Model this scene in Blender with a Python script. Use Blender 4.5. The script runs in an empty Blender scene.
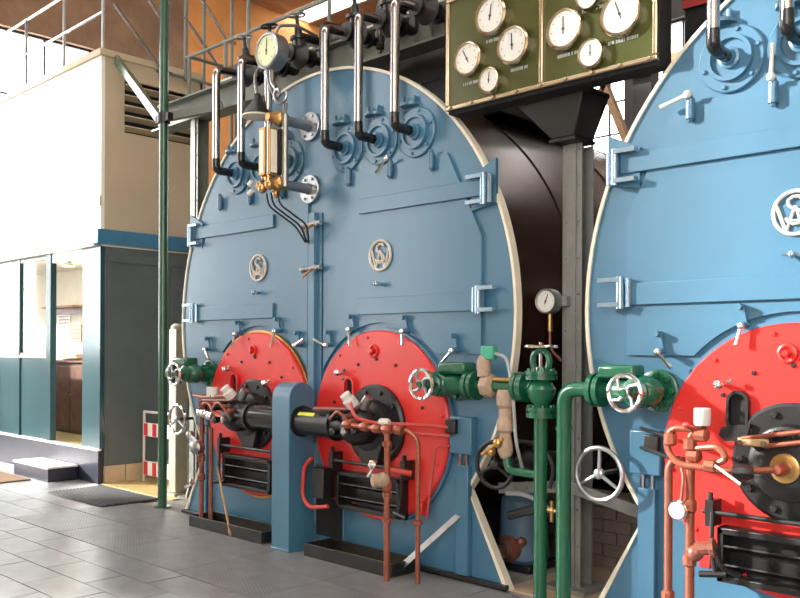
import bpy, math, random
from mathutils import Vector, Matrix
random.seed(7)
S = bpy.context.scene
C = S.collection
PI = math.pi

# ------------------------------------------------------------------ camera, sky, light, exposure
CAM = Vector((0.0, -4.7, 1.6))
cam = bpy.data.cameras.new('camera')
cam.sensor_width = 36.0
cam.lens = 36.0 * 875.0 / 800.0
cam.shift_y = 51.0 / 800.0
cam.clip_end = 200
camo = bpy.data.objects.new('camera', cam)
C.objects.link(camo)
camo.location = CAM
camo.rotation_mode = 'QUATERNION'
yaw = math.atan2(0.697, 0.717)
camo.rotation_quaternion = (Matrix.Rotation(yaw, 4, 'Z') @ Matrix.Rotation(PI / 2, 4, 'X') @ Matrix.Rotation(math.radians(0.25), 4, 'Z')).to_quaternion()
S.camera = camo

w = bpy.data.worlds.new('World')
S.world = w
w.use_nodes = True
bg = w.node_tree.nodes['Background']
bg.inputs[0].default_value = (0.97, 0.98, 0.98, 1)
bg.inputs[1].default_value = 6.6

sun = bpy.data.lights.new('sun', 'SUN')
sun.energy = 12.0
sun.angle = math.radians(2.5)
sun.color = (1.0, 0.97, 0.9)
suno = bpy.data.objects.new('sun', sun)
C.objects.link(suno)
suno.rotation_euler = Vector((6.0, 4.3, -2.5)).to_track_quat('-Z', 'Y').to_euler()
suno.location = (-24, -9, 12)

S.view_settings.view_transform = 'Standard'
S.view_settings.look = 'None'
S.view_settings.gamma = 1.0
S.view_settings.use_curve_mapping = False
S.view_settings.exposure = 0.6
try:
    S.cycles.use_denoising = True
    S.cycles.max_bounces = 10
    S.cycles.diffuse_bounces = 5
    S.cycles.transparent_max_bounces = 16
    S.cycles.sample_clamp_indirect = 6.0
except Exception:
    pass


def portal(name, loc, rot, sx, sy):
    l = bpy.data.lights.new(name, 'AREA')
    l.shape = 'RECTANGLE'
    l.size = sx
    l.size_y = sy
    l.cycles.is_portal = True
    o = bpy.data.objects.new(name, l)
    o.location = loc
    o.rotation_euler = rot
    C.objects.link(o)
    return o


# hall: X -18..5, Y -9..12, Z 0..10.3 ; window bays in the front wall (behind the camera), end wall and back wall
FRONT_BAYS = [(-15.5, -12.6), (-1.2, 1.5), (2.1, 4.7)]  # unseen bays; the leftmost added to throw sun on the right boiler
FZ0, FZ1 = 1.2, 9.2
for a, b in FRONT_BAYS:
    portal('front_window_portal', ((a + b) / 2, -8.9, (FZ0 + FZ1) / 2), (PI / 2, 0, 0), b - a, FZ1 - FZ0)
END_BAYS = [(-7.0, -3.4), (-2.6, 0.6), (1.1, 4.3)]
EZ0, EZ1 = 1.5, 8.1
for a, b in END_BAYS:
    portal('end_window_portal', (-17.9, (a + b) / 2, (EZ0 + EZ1) / 2), (PI / 2, 0, -PI / 2), b - a, EZ1 - EZ0)

# ------------------------------------------------------------------ helpers


def at(u, v, Y):
    """world point on the plane Y seen at photo pixel (u, v) - used to read sizes off the photograph"""
    s = u - 400.0
    dx = -609.9 + 0.717 * s
    dy = 627.4 + 0.697 * s
    t = (Y - CAM.y) / dy
    return Vector((dx * t, Y, 1.6 + (350.0 - v) * t))


def material(name, col, rough=0.5, metal=0.0, var=0.12, scale=6.0, bump=0.0, bscale=40.0, coat=0.0, spec=0.5, var2=None):
    m = bpy.data.materials.new(name)
    m.use_nodes = True
    nt = m.node_tree
    b = nt.nodes['Principled BSDF']
    b.inputs['Roughness'].default_value = rough
    b.inputs['Metallic'].default_value = metal
    b.inputs['Specular IOR Level'].default_value = spec
    if coat:
        b.inputs['Coat Weight'].default_value = coat
        b.inputs['Coat Roughness'].default_value = 0.2
    tc = nt.nodes.new('ShaderNodeTexCoord')
    n = nt.nodes.new('ShaderNodeTexNoise')
    n.inputs['Scale'].default_value = scale
    n.inputs['Detail'].default_value = 5.0
    n.inputs['Roughness'].default_value = 0.6
    nt.links.new(tc.outputs['Object'], n.inputs['Vector'])
    r = nt.nodes.new('ShaderNodeValToRGB')
    r.color_ramp.elements[0].position = 0.3
    r.color_ramp.elements[1].position = 0.7
    c0 = [max(0, c * (1 - var)) for c in col]
    c1 = [min(1, c * (1 + var)) for c in (var2 or col)]
    r.color_ramp.elements[0].color = (*c0, 1)
    r.color_ramp.elements[1].color = (*c1, 1)
    nt.links.new(n.outputs['Fac'], r.inputs['Fac'])
    nt.links.new(r.outputs['Color'], b.inputs['Base Color'])
    if bump:
        n2 = nt.nodes.new('ShaderNodeTexNoise')
        n2.inputs['Scale'].default_value = bscale
        n2.inputs['Detail'].default_value = 3.0
        nt.links.new(tc.outputs['Object'], n2.inputs['Vector'])
        bp = nt.nodes.new('ShaderNodeBump')
        bp.inputs['Strength'].default_value = bump
        bp.inputs['Distance'].default_value = 0.01
        nt.links.new(n2.outputs['Fac'], bp.inputs['Height'])
        nt.links.new(bp.outputs['Normal'], b.inputs['Normal'])
    return m


M = {}


def defmats():
    d = M
    d['blue'] = material('boiler_blue_paint', (0.046, 0.145, 0.238), 0.36, var=0.06, scale=2.0, bump=0.05, bscale=5, coat=0.4)
    d['cream_edge'] = material('cream_edge_paint', (0.66, 0.62, 0.50), 0.4, var=0.1)
    d['red'] = material('furnace_red_paint', (0.60, 0.022, 0.018), 0.36, var=0.08, scale=3, bump=0.05, bscale=8, coat=0.2)
    d['red_pipe'] = material('red_pipe_paint', (0.5, 0.05, 0.04), 0.35)
    d['black'] = material('black_iron', (0.009, 0.009, 0.010), 0.38, var=0.3, bump=0.15, bscale=60)
    d['black_gloss'] = material('black_gloss', (0.012, 0.013, 0.015), 0.15, var=0.2)
    d['mattblack'] = material('matt_black', (0.006, 0.006, 0.007), 0.8)  # plain dull black for cases, blocks and recess sheets
    d['steel'] = material('polished_steel', (0.42, 0.42, 0.46), 0.2, 1.0, var=0.08, scale=20)
    d['chrome'] = material('chrome', (0.8, 0.8, 0.82), 0.08, 1.0, var=0.03)
    d['dull_steel'] = material('dull_steel', (0.35, 0.36, 0.37), 0.35, 0.9, var=0.15, scale=12)
    d['steel_blue_reflect'] = material('hinge_steel_blue_reflection', (0.28, 0.40, 0.52), 0.22, 0.75, var=0.06)  # polished steel with its bluish reflection put into the colour
    d['grey'] = material('grey_column_paint', (0.19, 0.19, 0.18), 0.42, var=0.12, scale=8, bump=0.1, bscale=30)
    d['beige'] = material('beige_warm_lit', (0.27, 0.24, 0.18), 0.5, var=0.15, scale=5)  # beige stands for warm reflected light put into the post's colour
    d['greengrey'] = material('grey_green_beam_paint', (0.15, 0.165, 0.14), 0.5, var=0.15, scale=4)
    d['green'] = material('valve_green_paint', (0.006, 0.085, 0.042), 0.25, var=0.15, scale=9, bump=0.15, bscale=25, coat=0.3)
    d['dkgreen'] = material('dark_green_post_paint', (0.02, 0.085, 0.05), 0.22, var=0.15, coat=0.3)
    d['mint'] = material('mint_green_plastic', (0.05, 0.34, 0.22), 0.4)
    d['copper'] = material('copper_pipe', (0.32, 0.10, 0.06), 0.33, 0.55, var=0.2, scale=15)
    d['rust'] = material('rust_brown_pipe', (0.22, 0.075, 0.05), 0.4, 0.3, var=0.25, scale=15)
    d['brass'] = material('brass', (0.50, 0.30, 0.11), 0.28, 0.85, var=0.15, scale=20)
    d['clad'] = material('brown_steel_cladding', (0.05, 0.024, 0.016), 0.24, 0.55, var=0.5, scale=2.5, bump=0.12, bscale=6)
    d['panel'] = material('olive_enamel_reflection', (0.055, 0.065, 0.016), 0.2, 0.1, var=0.15, scale=2, coat=0.2)  # dark olive enamel, green outdoor reflection put into the colour
    d['panel_frame'] = material('panel_frame_metal', (0.50, 0.42, 0.30), 0.22, 1.0, var=0.1, scale=14)
    d['white'] = material('gauge_white', (0.62, 0.62, 0.58), 0.4, var=0.03)
    d['emblem'] = material('emblem_cream_metal', (0.58, 0.54, 0.48), 0.35, 0.2, var=0.05)
    d['dial_green'] = material('dial_pale_green', (0.62, 0.68, 0.42), 0.4, var=0.05)
    d['cream'] = material('cabin_cream_shaded', (0.50, 0.42, 0.30), 0.5, var=0.06, scale=1.5)  # darker cream copy, shade of the side wall put into the colour
    d['cream_lit'] = material('cabin_cream_lit', (0.86, 0.84, 0.78), 0.5, var=0.03, scale=1.5)  # paler cream copy, daylight on the front put into the colour
    d['teal'] = material('cabin_teal_gloss', (0.022, 0.07, 0.085), 0.2, var=0.1, scale=2, coat=0.5)
    d['cabin_side'] = material('cabin_side_grey_teal', (0.10, 0.125, 0.13), 0.4, var=0.12, scale=2)
    d['bluetrim'] = material('blue_trim', (0.05, 0.19, 0.33), 0.35, var=0.08)
    d['dkblue'] = material('navy_step_paint', (0.02, 0.022, 0.04), 0.35, var=0.15)
    d['wood'] = material('brown_wood', (0.16, 0.06, 0.035), 0.4, var=0.35, scale=7)
    d['lightwood'] = material('tan_timber', (0.40, 0.24, 0.12), 0.6, var=0.2, scale=6)
    d['paper'] = material('paper', (0.8, 0.75, 0.62), 0.6, var=0.05)
    d['ochre'] = material('ochre_floor', (0.42, 0.32, 0.13), 0.45, var=0.15, scale=4)
    d['tan'] = material('tan_tile', (0.50, 0.38, 0.25), 0.45, var=0.15, scale=4)
    d['coir'] = material('coir_mat', (0.22, 0.13, 0.075), 0.9, var=0.2, scale=40, bump=0.5, bscale=150)
    d['rubber'] = material('rubber', (0.03, 0.03, 0.032), 0.6, var=0.2)
    d['tile'] = material('grey_stone_tile', (0.20, 0.205, 0.215), 0.30, var=0.3, scale=3, bump=0.12, bscale=9)
    d['grout'] = material('pale_joint', (0.30, 0.29, 0.27), 0.7, var=0.2)
    d['orange'] = material('orange_plaster', (0.80, 0.36, 0.11), 0.7, var=0.16, scale=0.9)
    d['brownwall'] = material('brown_wall_boards', (0.30, 0.19, 0.12), 0.7, var=0.3, scale=1.5)
    d['wall'] = material('wall_plaster', (0.58, 0.43, 0.25), 0.8, var=0.15, scale=1.0)  # warm tint set so the unseen wall reflects yellowish onto the left boiler
    d['darkwall'] = material('dark_wall', (0.05, 0.042, 0.04), 0.8, var=0.3, scale=1.0)  # dark wall colour, tone varies at random
    d['plank'] = material('ceiling_plank', (0.33, 0.17, 0.09), 0.6, var=0.25, scale=3)
    d['brick'] = material('dusty_brick', (0.20, 0.15, 0.125), 0.85, var=0.3, scale=5, bump=0.4, bscale=25)
    d['mortar'] = material('mortar', (0.16, 0.15, 0.14), 0.9, var=0.2)
    d['slate'] = material('slate_blue_tank', (0.07, 0.13, 0.19), 0.45, var=0.2)
    d['beigewrap'] = material('beige_lagging', (0.36, 0.26, 0.19), 0.7, var=0.2, scale=30, bump=0.3, bscale=60)
    d['redstripe'] = material('barrier_red', (0.62, 0.03, 0.05), 0.4)
    d['whitestripe'] = material('barrier_white', (0.85, 0.83, 0.76), 0.4)
    d['greycable'] = material('grey_cable', (0.33, 0.34, 0.34), 0.5)
    d['solenoid'] = material('pale_grey_cap', (0.62, 0.61, 0.58), 0.4, var=0.06)
    d['yellow'] = material('yellow_green_tape', (0.62, 0.66, 0.05), 0.5, var=0.05)
    # ribbed floor plate : fine ribs are relief on real plates
    m = material('ribbed_plate', (0.20, 0.203, 0.207), 0.40, 0.2, var=0.3, scale=2.5)
    nt = m.node_tree
    tc = nt.nodes.new('ShaderNodeTexCoord')
    wv = nt.nodes.new('ShaderNodeTexWave')
    wv.inputs['Scale'].default_value = 13.0
    wv.inputs['Distortion'].default_value = 0.0
    wv.bands_direction = 'X'
    mp = nt.nodes.new('ShaderNodeMapping')
    mp.inputs['Rotation'].default_value = (0, 0, math.radians(-61))
    nt.links.new(tc.outputs['Object'], mp.inputs['Vector'])
    nt.links.new(mp.outputs['Vector'], wv.inputs['Vector'])
    bp = nt.nodes.new('ShaderNodeBump')
    bp.inputs['Strength'].default_value = 0.18
    bp.inputs['Distance'].default_value = 0.007
    nt.links.new(wv.outputs['Fac'], bp.inputs['Height'])
    nt.links.new(bp.outputs['Normal'], nt.nodes['Principled BSDF'].inputs['Normal'])
    d['ribbed'] = m
    # glass pane: mostly see-through with a faint mirror
    g = bpy.data.materials.new('window_glass')
    g.use_nodes = True
    nt = g.node_tree
    for n in list(nt.nodes):
        if n.type != 'OUTPUT_MATERIAL':
            nt.nodes.remove(n)
    tr = nt.nodes.new('ShaderNodeBsdfTransparent')
    gl = nt.nodes.new('ShaderNodeBsdfGlossy')
    gl.inputs['Roughness'].default_value = 0.05
    mx = nt.nodes.new('ShaderNodeMixShader')
    mx.inputs[0].default_value = 0.08
    nt.links.new(tr.outputs[0], mx.inputs[1])
    nt.links.new(gl.outputs[0], mx.inputs[2])
    nt.links.new(mx.outputs[0], nt.nodes['Material Output'].inputs['Surface'])
    d['glass'] = g


defmats()


class MB:
    def __init__(self):
        self.v = []
        self.f = []

    def add(self, vs, fs):
        o = len(self.v)
        self.v += [tuple(p) for p in vs]
        self.f += [tuple(i + o for i in f) for f in fs]
        return self

    def box(self, x0, x1, y0, y1, z0, z1):
        return self.add([(x0, y0, z0), (x1, y0, z0), (x1, y1, z0), (x0, y1, z0), (x0, y0, z1), (x1, y0, z1), (x1, y1, z1), (x0, y1, z1)],
                        [(0, 3, 2, 1), (4, 5, 6, 7), (0, 1, 5, 4), (1, 2, 6, 5), (2, 3, 7, 6), (3, 0, 4, 7)])

    def bar(self, p, q, w, h, up=(0, 0, 1)):
        p, q, up = Vector(p), Vector(q), Vector(up)
        d = (q - p).normalized()
        if abs(d.dot(up)) > 0.98:
            up = Vector((0, 1, 0))
        s = d.cross(up).normalized()
        t = s.cross(d).normalized()
        vs = []
        for c in (p, q):
            for a, b in ((-1, -1), (1, -1), (1, 1), (-1, 1)):
                vs.append(c + s * (a * w / 2) + t * (b * h / 2))
        return self.add(vs, [(0, 3, 2, 1), (4, 5, 6, 7), (0, 1, 5, 4), (1, 2, 6, 5), (2, 3, 7, 6), (3, 0, 4, 7)])

    def tube(self, pts, r, n=10, closed=False):
        pts = [Vector(p) for p in pts]
        k = len(pts)
        rs = r if isinstance(r, (list, tuple)) else [r] * k
        tang = []
        for i in range(k):
            if closed:
                d = pts[(i + 1) % k] - pts[i - 1]
            else:
                d = pts[min(i + 1, k - 1)] - pts[max(i - 1, 0)]
            tang.append(d.normalized() if d.length > 1e-9 else Vector((0, 0, 1)))
        up = Vector((0, 0, 1)) if abs(tang[0].z) < 0.9 else Vector((1, 0, 0))
        a = tang[0].cross(up).normalized()
        vs = []
        for i in range(k):
            a = (a - tang[i] * a.dot(tang[i])).normalized()
            b = tang[i].cross(a)
            for j in range(n):
                t = 2 * PI * j / n
                vs.append(pts[i] + (a * math.cos(t) + b * math.sin(t)) * rs[i])
        fs = []
        last = k if closed else k - 1
        for i in range(last):
            for j in range(n):
                i2 = (i + 1) % k
                fs.append((i * n + j, i * n + (j + 1) % n, i2 * n + (j + 1) % n, i2 * n + j))
        if not closed:
            fs.append(tuple(reversed(range(n))))
            fs.append(tuple((k - 1) * n + j for j in range(n)))
        return self.add(vs, fs)

    def lathe(self, prof, o, ax, n=20):
        """prof: (distance along axis, radius)"""
        o, ax = Vector(o), Vector(ax).normalized()
        up = Vector((0, 0, 1)) if abs(ax.z) < 0.9 else Vector((1, 0, 0))
        a = ax.cross(up).normalized()
        b = ax.cross(a)
        vs, fs = [], []
        for d, r in prof:
            for j in range(n):
                t = 2 * PI * j / n
                vs.append(o + ax * d + (a * math.cos(t) + b * math.sin(t)) * max(r, 1e-4))
        k = len(prof)
        for i in range(k - 1):
            for j in range(n):
                fs.append((i * n + j, i * n + (j + 1) % n, (i + 1) * n + (j + 1) % n, (i + 1) * n + j))
        fs.append(tuple(reversed(range(n))))
        fs.append(tuple((k - 1) * n + j for j in range(n)))
        return self.add(vs, fs)

    def cyl(self, p, q, r, n=16):
        p, q = Vector(p), Vector(q)
        return self.lathe([(0, r), ((q - p).length, r)], p, q - p, n)

    def ball(self, c, r, n=14, sq=(1, 1, 1)):
        k = n // 2
        vs, fs = [], []
        for i in range(k + 1):
            ph = PI * i / k
            for j in range(n):
                t = 2 * PI * j / n
                rr = max(math.sin(ph), 1e-3)
                vs.append((c[0] + r * sq[0] * rr * math.cos(t), c[1] + r * sq[1] * rr * math.sin(t), c[2] - r * sq[2] * math.cos(ph)))
        for i in range(k):
            for j in range(n):
                fs.append((i * n + j, i * n + (j + 1) % n, (i + 1) * n + (j + 1) % n, (i + 1) * n + j))
        return self.add(vs, fs)

    def torus(self, c, ax, R, r, n=28, m=8, a0=0, a1=None):
        c, ax = Vector(c), Vector(ax).normalized()
        up = Vector((0, 0, 1)) if abs(ax.z) < 0.9 else Vector((1, 0, 0))
        a = ax.cross(up).normalized()
        b = ax.cross(a)
        if a1 is None:
            return self.tube([c + (a * math.cos(2 * PI * i / n) + b * math.sin(2 * PI * i / n)) * R for i in range(n)], r, m, True)
        return self.tube([c + (a * math.cos(a0 + (a1 - a0) * i / n) + b * math.sin(a0 + (a1 - a0) * i / n)) * R for i in range(n + 1)], r, m)

    def prism(self, poly, y0, y1):
        """polygon in XZ, extruded along Y"""
        n = len(poly)
        vs = [(x, y0, z) for x, z in poly] + [(x, y1, z) for x, z in poly]
        fs = [tuple(range(n)), tuple(reversed(range(n, 2 * n)))]
        for i in range(n):
            j = (i + 1) % n
            fs.append((j, i, i + n, j + n))
        return self.add(vs, fs)

    def prismx(self, poly, x0, x1):
        """polygon in YZ, extruded along X"""
        n = len(poly)
        vs = [(x0, y, z) for y, z in poly] + [(x1, y, z) for y, z in poly]
        fs = [tuple(range(n)), tuple(reversed(range(n, 2 * n)))]
        for i in range(n):
            j = (i + 1) % n
            fs.append((j, i, i + n, j + n))
        return self.add(vs, fs)

    def prismz(self, poly, z0, z1):
        n = len(poly)
        vs = [(x, y, z0) for x, y in poly] + [(x, y, z1) for x, y in poly]
        fs = [tuple(range(n)), tuple(reversed(range(n, 2 * n)))]
        for i in range(n):
            j = (i + 1) % n
            fs.append((j, i, i + n, j + n))
        return self.add(vs, fs)

    def strip(self, inner, outer, y0, y1):
        """band between two open polylines in XZ, thick in Y"""
        n = len(inner)
        for i in range(n - 1):
            a, b, c, d = inner[i], inner[i + 1], outer[i + 1], outer[i]
            vs = [(p[0], y0, p[1]) for p in (a, b, c, d)] + [(p[0], y1, p[1]) for p in (a, b, c, d)]
            self.add(vs, [(0, 1, 2, 3), (7, 6, 5, 4), (0, 4, 5, 1), (1, 5, 6, 2), (2, 6, 7, 3), (3, 7, 4, 0)])
        return self

    def mesh(self, name, mat, smooth=True):
        me = bpy.data.meshes.new(name)
        me.from_pydata(self.v, [], self.f)
        me.validate()
        me.update()
        import bmesh
        bm = bmesh.new()
        bm.from_mesh(me)
        bmesh.ops.recalc_face_normals(bm, faces=bm.faces)
        bm.to_mesh(me)
        bm.free()
        if smooth:
            me.polygons.foreach_set('use_smooth', [True] * len(me.polygons))
            me.set_sharp_from_angle(angle=math.radians(35))
        me.materials.append(M[mat])
        return me

    def build(self, name, mat, parent=None, loc=None, bevel=0.0, smooth=True, label=None):
        o = bpy.data.objects.new(name, self.mesh(name, mat, smooth))
        C.objects.link(o)
        if parent:
            o.parent = parent
        if loc:
            o.location = loc
        if bevel:
            b = o.modifiers.new('bevel', 'BEVEL')
            b.width = bevel
            b.segments = 2
            b.limit_method = 'ANGLE'
            b.angle_limit = math.radians(50)
        if label:
            o['label'] = label
        return o


def tag(o, label, cat, group=None, kind=None):
    if label:
        o['label'] = label
    if cat:
        o['category'] = cat
    if group:
        o['group'] = group
    if kind:
        o['kind'] = kind
    return o


def struct(o):
    o['kind'] = 'structure'
    return o


def thing(name, label, cat, loc=(0, 0, 0), group=None, kind=None):
    o = bpy.data.objects.new(name, None)
    o.empty_display_size = 0.1
    C.objects.link(o)
    o.location = loc
    return tag(o, label, cat, group, kind)


def inst(me, name, parent, loc, rot=None):
    o = bpy.data.objects.new(name, me)
    C.objects.link(o)
    o.parent = parent
    o.location = loc
    if rot:
        o.rotation_euler = rot
    return o


def fillet(pts, r, k=5):
    pts = [Vector(p) for p in pts]
    out = [pts[0]]
    for i in range(1, len(pts) - 1):
        a, b, c = pts[i - 1], pts[i], pts[i + 1]
        d1, d2 = (a - b), (c - b)
        rr = min(r, d1.length * 0.49, d2.length * 0.49)
        p, q = b + d1.normalized() * rr, b + d2.normalized() * rr
        for j in range(k + 1):
            t = j / k
            out.append(p * (1 - t) ** 2 + b * 2 * t * (1 - t) + q * t * t)
    out.append(pts[-1])
    return out


def arc(cx, cz, r, a0, a1, n):
    return [(cx + r * math.cos(a0 + (a1 - a0) * i / n), cz + r * math.sin(a0 + (a1 - a0) * i / n)) for i in range(n + 1)]


def wheel(parent, name, c, R, r, mat, spokes=4, ax=(0, -1, 0), curved=0.0, rimmat=None):
    """handwheel: rim with a hub and spokes in one casting"""
    c = Vector(c)
    ax = Vector(ax)
    up = Vector((0, 0, 1)) if abs(ax.z) < 0.9 else Vector((1, 0, 0))
    a = ax.cross(up).normalized()
    b = ax.cross(a)
    m = MB().torus(c, ax, R, r, 32, 8)
    o = m.build(name, rimmat or mat, parent)
    s = MB()
    s.lathe([(-r * 1.5, r * 1.3), (-r, r * 2.1), (r, r * 2.1), (r * 1.6, r * 1.2)], c, ax, 12)
    for i in range(spokes):
        t = 2 * PI * i / spokes + 0.5
        t2 = t + curved
        e = c + (a * math.cos(t) + b * math.sin(t)) * R
        h = c + (a * math.cos(t2) + b * math.sin(t2)) * R * 0.5
        s.tube([c, h, e], [r * 0.9, r * 0.75, r * 0.7], 8)
    s.build('wheel_spokes', mat, o)
    return o


HEX = MB().lathe([(0, 0.013), (0.012, 0.013), (0.014, 0.010)], (0, 0, 0), (0, -1, 0), 6)
BOLT = {k: HEX.mesh('bolt', k) for k in ('red', 'blue', 'green', 'black', 'steel', 'panel_frame')}
BIGBOLT_MB = MB().lathe([(0, 0.02), (0.02, 0.02), (0.024, 0.015)], (0, 0, 0), (0, -1, 0), 6)
BIGBOLT = {k: BIGBOLT_MB.mesh('bolt', k) for k in ('black', 'green', 'steel')}

# ------------------------------------------------------------------ structure: floor
fl = struct(MB().box(-18.4, 5.4, -9.4, 12.4, -0.3, -0.012).build('floor', 'grout', smooth=False))
# smooth stone tiles, running bond, left of and in front of the ribbed strip
TW, TD = 0.60, 0.30
tm = {}
row = 0
y = -1.32
cnt = 0
tiles = []
while y - TD > -4.4:
    off = (row % 2) * TW / 2
    x = -13.2 + off
    while x < -2.5:
        tiles.append((x, y - TD, TW, TD))
        x += TW
    y -= TD
    row += 1
x = -13.2
for yy in (-1.32 + 0.30, -1.02 + 0.30, -0.72 + 0.30, -0.42 + 0.30, -0.12 + 0.36):
    d = 0.36 if yy > 0.2 else 0.30
    xx = -13.2 + (row % 2) * TW / 2
    row += 1
    while xx < -8.45:
        tiles.append((xx, yy - d, min(TW, -8.4 - xx), d))
        xx += TW
tmesh = {}
vis = []
for (x0, y0, wx, dy) in tiles:
    key = (round(wx, 2), round(dy, 2))
    if key not in tmesh:
        g = 0.004
        tmesh[key] = MB().box(g, wx - g, g, dy - g, -0.011, 0.0).mesh('tile', 'tile', False)
    # keep the pieces the photograph shows
    cx, cy = x0 + wx / 2, y0 + dy / 2
    fx, fy = -0.697, 0.717
    depth = fx * (cx - CAM.x) + fy * (cy - CAM.y)
    lat = 0.717 * (cx - CAM.x) + 0.697 * (cy - CAM.y)
    if depth > 4.6 and lat / depth > -0.62:
        vis.append((x0, y0, key))
vis.sort(key=lambda q: (q[0] ** 2 + (q[1] + 4.7) ** 2))
for x0, y0, key in vis[:300]:
    t = inst(tmesh[key], 'tile', fl, (x0, y0, random.uniform(-0.0015, 0.0008)))
if len(vis) > 300:
    far = MB()
    for x0, y0, key in vis[300:]:
        far.box(x0 + 0.004, x0 + key[0] - 0.004, y0 + 0.004, y0 + key[1] - 0.004, -0.011, 0)
    tag(far.build('distant_tiles', 'tile', fl, smooth=False), None, None, kind='stuff')
near = MB()
near.box(-2.5, 5.3, -9.3, -1.33, -0.011, 0)
near.box(-13.2, -2.5, -9.3, -4.45, -0.011, 0)
near.box(-17.9, -13.2, -9.3, 0.2, -0.011, 0)
near.build('floor_surface', 'tile', fl, smooth=False)
# ribbed plates along the firing floor
for i in range(11):
    x0 = -8.4 + i * 0.95
    for k, (ya, yb) in enumerate(((-1.32, -0.72), (-0.72, -0.06))):
        MB().box(0.004, 0.946, 0.004, yb - ya - 0.004, -0.011, 0.002).build('ribbed_plate', 'ribbed', fl, (x0, ya, 0), smooth=False)
# ochre strip of floor beside the cabin and pale floor in the alleys
MB().box(-9.78, -8.2, 0.28, 3.2, -0.011, 0.0).build('ochre_floor_patch', 'ochre', fl, smooth=False)
MB().box(-3.6, -2.8, 0.02, 2.2, -0.011, 0.0).build('alley_floor_patch', 'tan', fl, smooth=False)

# ------------------------------------------------------------------ structure: walls with window bays


def bay_wall(name, mat, fixed, axis, a0, a1, bays, z0, z1, ztop, thick):
    """wall with rectangular bays cut out; axis 'x' runs along X at Y=fixed"""
    m = MB()

    def seg(p, q, za, zb):
        if q - p < 1e-4:
            return
        if axis == 'x':
            m.box(p, q, fixed - thick, fixed, za, zb)
        else:
            m.box(fixed - thick, fixed, p, q, za, zb)
    seg(a0, a1, 0, z0)
    seg(a0, a1, z1, ztop)
    cur = a0
    for p, q in bays:
        seg(cur, p, z0, z1)
        cur = q
    seg(cur, a1, z0, z1)
    return struct(m.build(name, mat, smooth=False))


wn = 0


def window(fixed, axis, a, b, z0, z1, nx, nz, out=-0.15, bar=0.05):
    global wn
    wn += 1
    m = MB()

    def bx(p, q, za, zb, d0, d1, mm):
        if axis == 'x':
            mm.box(p, q, fixed + d0, fixed + d1, za, zb)
        else:
            mm.box(fixed + d0, fixed + d1, p, q, za, zb)
    for p, q, za, zb in ((a, a + bar, z0, z1), (b - bar, b, z0, z1), (a, b, z0, z0 + bar), (a, b, z1 - bar, z1)):
        bx(p, q, za, zb, out - 0.03, out + 0.03, m)
    root = struct(m.build('window_%d' % wn, 'black', smooth=False))
    for i in range(1, nx):
        mm = MB()
        c = a + (b - a) * i / nx
        bx(c - 0.02, c + 0.02, z0, z1, out - 0.02, out + 0.02, mm)
        mm.build('glazing_bar', 'black', root, smooth=False)
    for i in range(1, nz):
        mm = MB()
        c = z0 + (z1 - z0) * i / nz
        bx(a, b, c - 0.02, c + 0.02, out - 0.015, out + 0.015, mm)
        mm.build('glazing_bar', 'black', root, smooth=False)
    for i in range(nx):
        for j in range(nz):
            mm = MB()
            bx(a + (b - a) * i / nx, a + (b - a) * (i + 1) / nx, z0 + (z1 - z0) * j / nz, z0 + (z1 - z0) * (j + 1) / nz, out - 0.003, out + 0.003, mm)
            mm.build('pane', 'glass', root, smooth=False)
    return root


bay_wall('wall_front', 'wall', -9.0, 'x', -18, 5, FRONT_BAYS, FZ0, FZ1, 10.3, 0.35)
for a, b in FRONT_BAYS:
    window(-9.0, 'x', a, b, FZ0, FZ1, 4, 6)
bay_wall('wall_left', 'brownwall', -18.0, 'y', -9, 6.6, END_BAYS, EZ0, EZ1, 10.3, 0.35)
for a, b in END_BAYS:
    window(-18.0, 'y', a, b, EZ0, EZ1, 3, 5)
struct(MB().box(-18.35, -18.0, 6.6, 12.3, 0, 10.3).build('wall_end', 'orange', smooth=False))
BACK_BAYS = [(-12.6, -11.3), (-10.9, -9.6), (-9.2, -7.9), (-7.5, -6.2), (-5.8, -4.5)]
wb = bay_wall('wall_back', 'darkwall', 12.35, 'x', -18, 5, BACK_BAYS, 4.2, 8.4, 10.3, 0.35)
for a, b in BACK_BAYS:
    window(12.35, 'x', a, b, 4.2, 8.4, 3, 6, out=-0.2)
struct(MB().box(5.0, 5.35, -9.35, 12.35, 0, 10.3).build('wall_right', 'wall', smooth=False))
# board ceiling with two long rooflights
ce = struct(MB().box(-18.35, 5.35, -9.35, -4.0, 10.3, 10.45).box(-18.35, 5.35, -2.6, 9.4, 10.3, 10.45).box(-18.35, 5.35, 10.3, 12.35, 10.3, 10.45).build('ceiling', 'plank', smooth=False))
pm = {}
for k in range(16):
    x0 = -18.0 + k * 0.30
    if 0 not in pm:
        pm[0] = MB().box(0.004, 0.294, 0, 3.3, -0.02, 0.0).mesh('ceiling_board', 'plank', False)
        pm[1] = MB().box(0.004, 0.294, 0, 1.7, -0.02, 0.0).mesh('ceiling_board', 'plank', False)
    inst(pm[0], 'ceiling_board', ce, (x0, 6.1, 10.3))
    inst(pm[1], 'ceiling_board', ce, (x0, 10.32, 10.3))
for (ya, yb) in ((-4.0, -2.6), (9.4, 10.3)):
    wn += 1
    m = MB().box(-18, 5, ya, ya + 0.06, 10.28, 10.42).box(-18, 5, yb - 0.06, yb, 10.28, 10.42)
    rt = struct(m.build('window_%d' % wn, 'whitestripe', smooth=False))
    for k in range(12):
        MB().box(-18 + k * 1.9167, -18 + k * 1.9167 + 0.05, ya, yb, 10.29, 10.40).build('glazing_bar', 'whitestripe', rt, smooth=False)
        MB().box(-18 + k * 1.9167, -18 + (k + 1) * 1.9167, ya, yb, 10.40, 10.41).build('pane', 'glass', rt, smooth=False)

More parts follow.
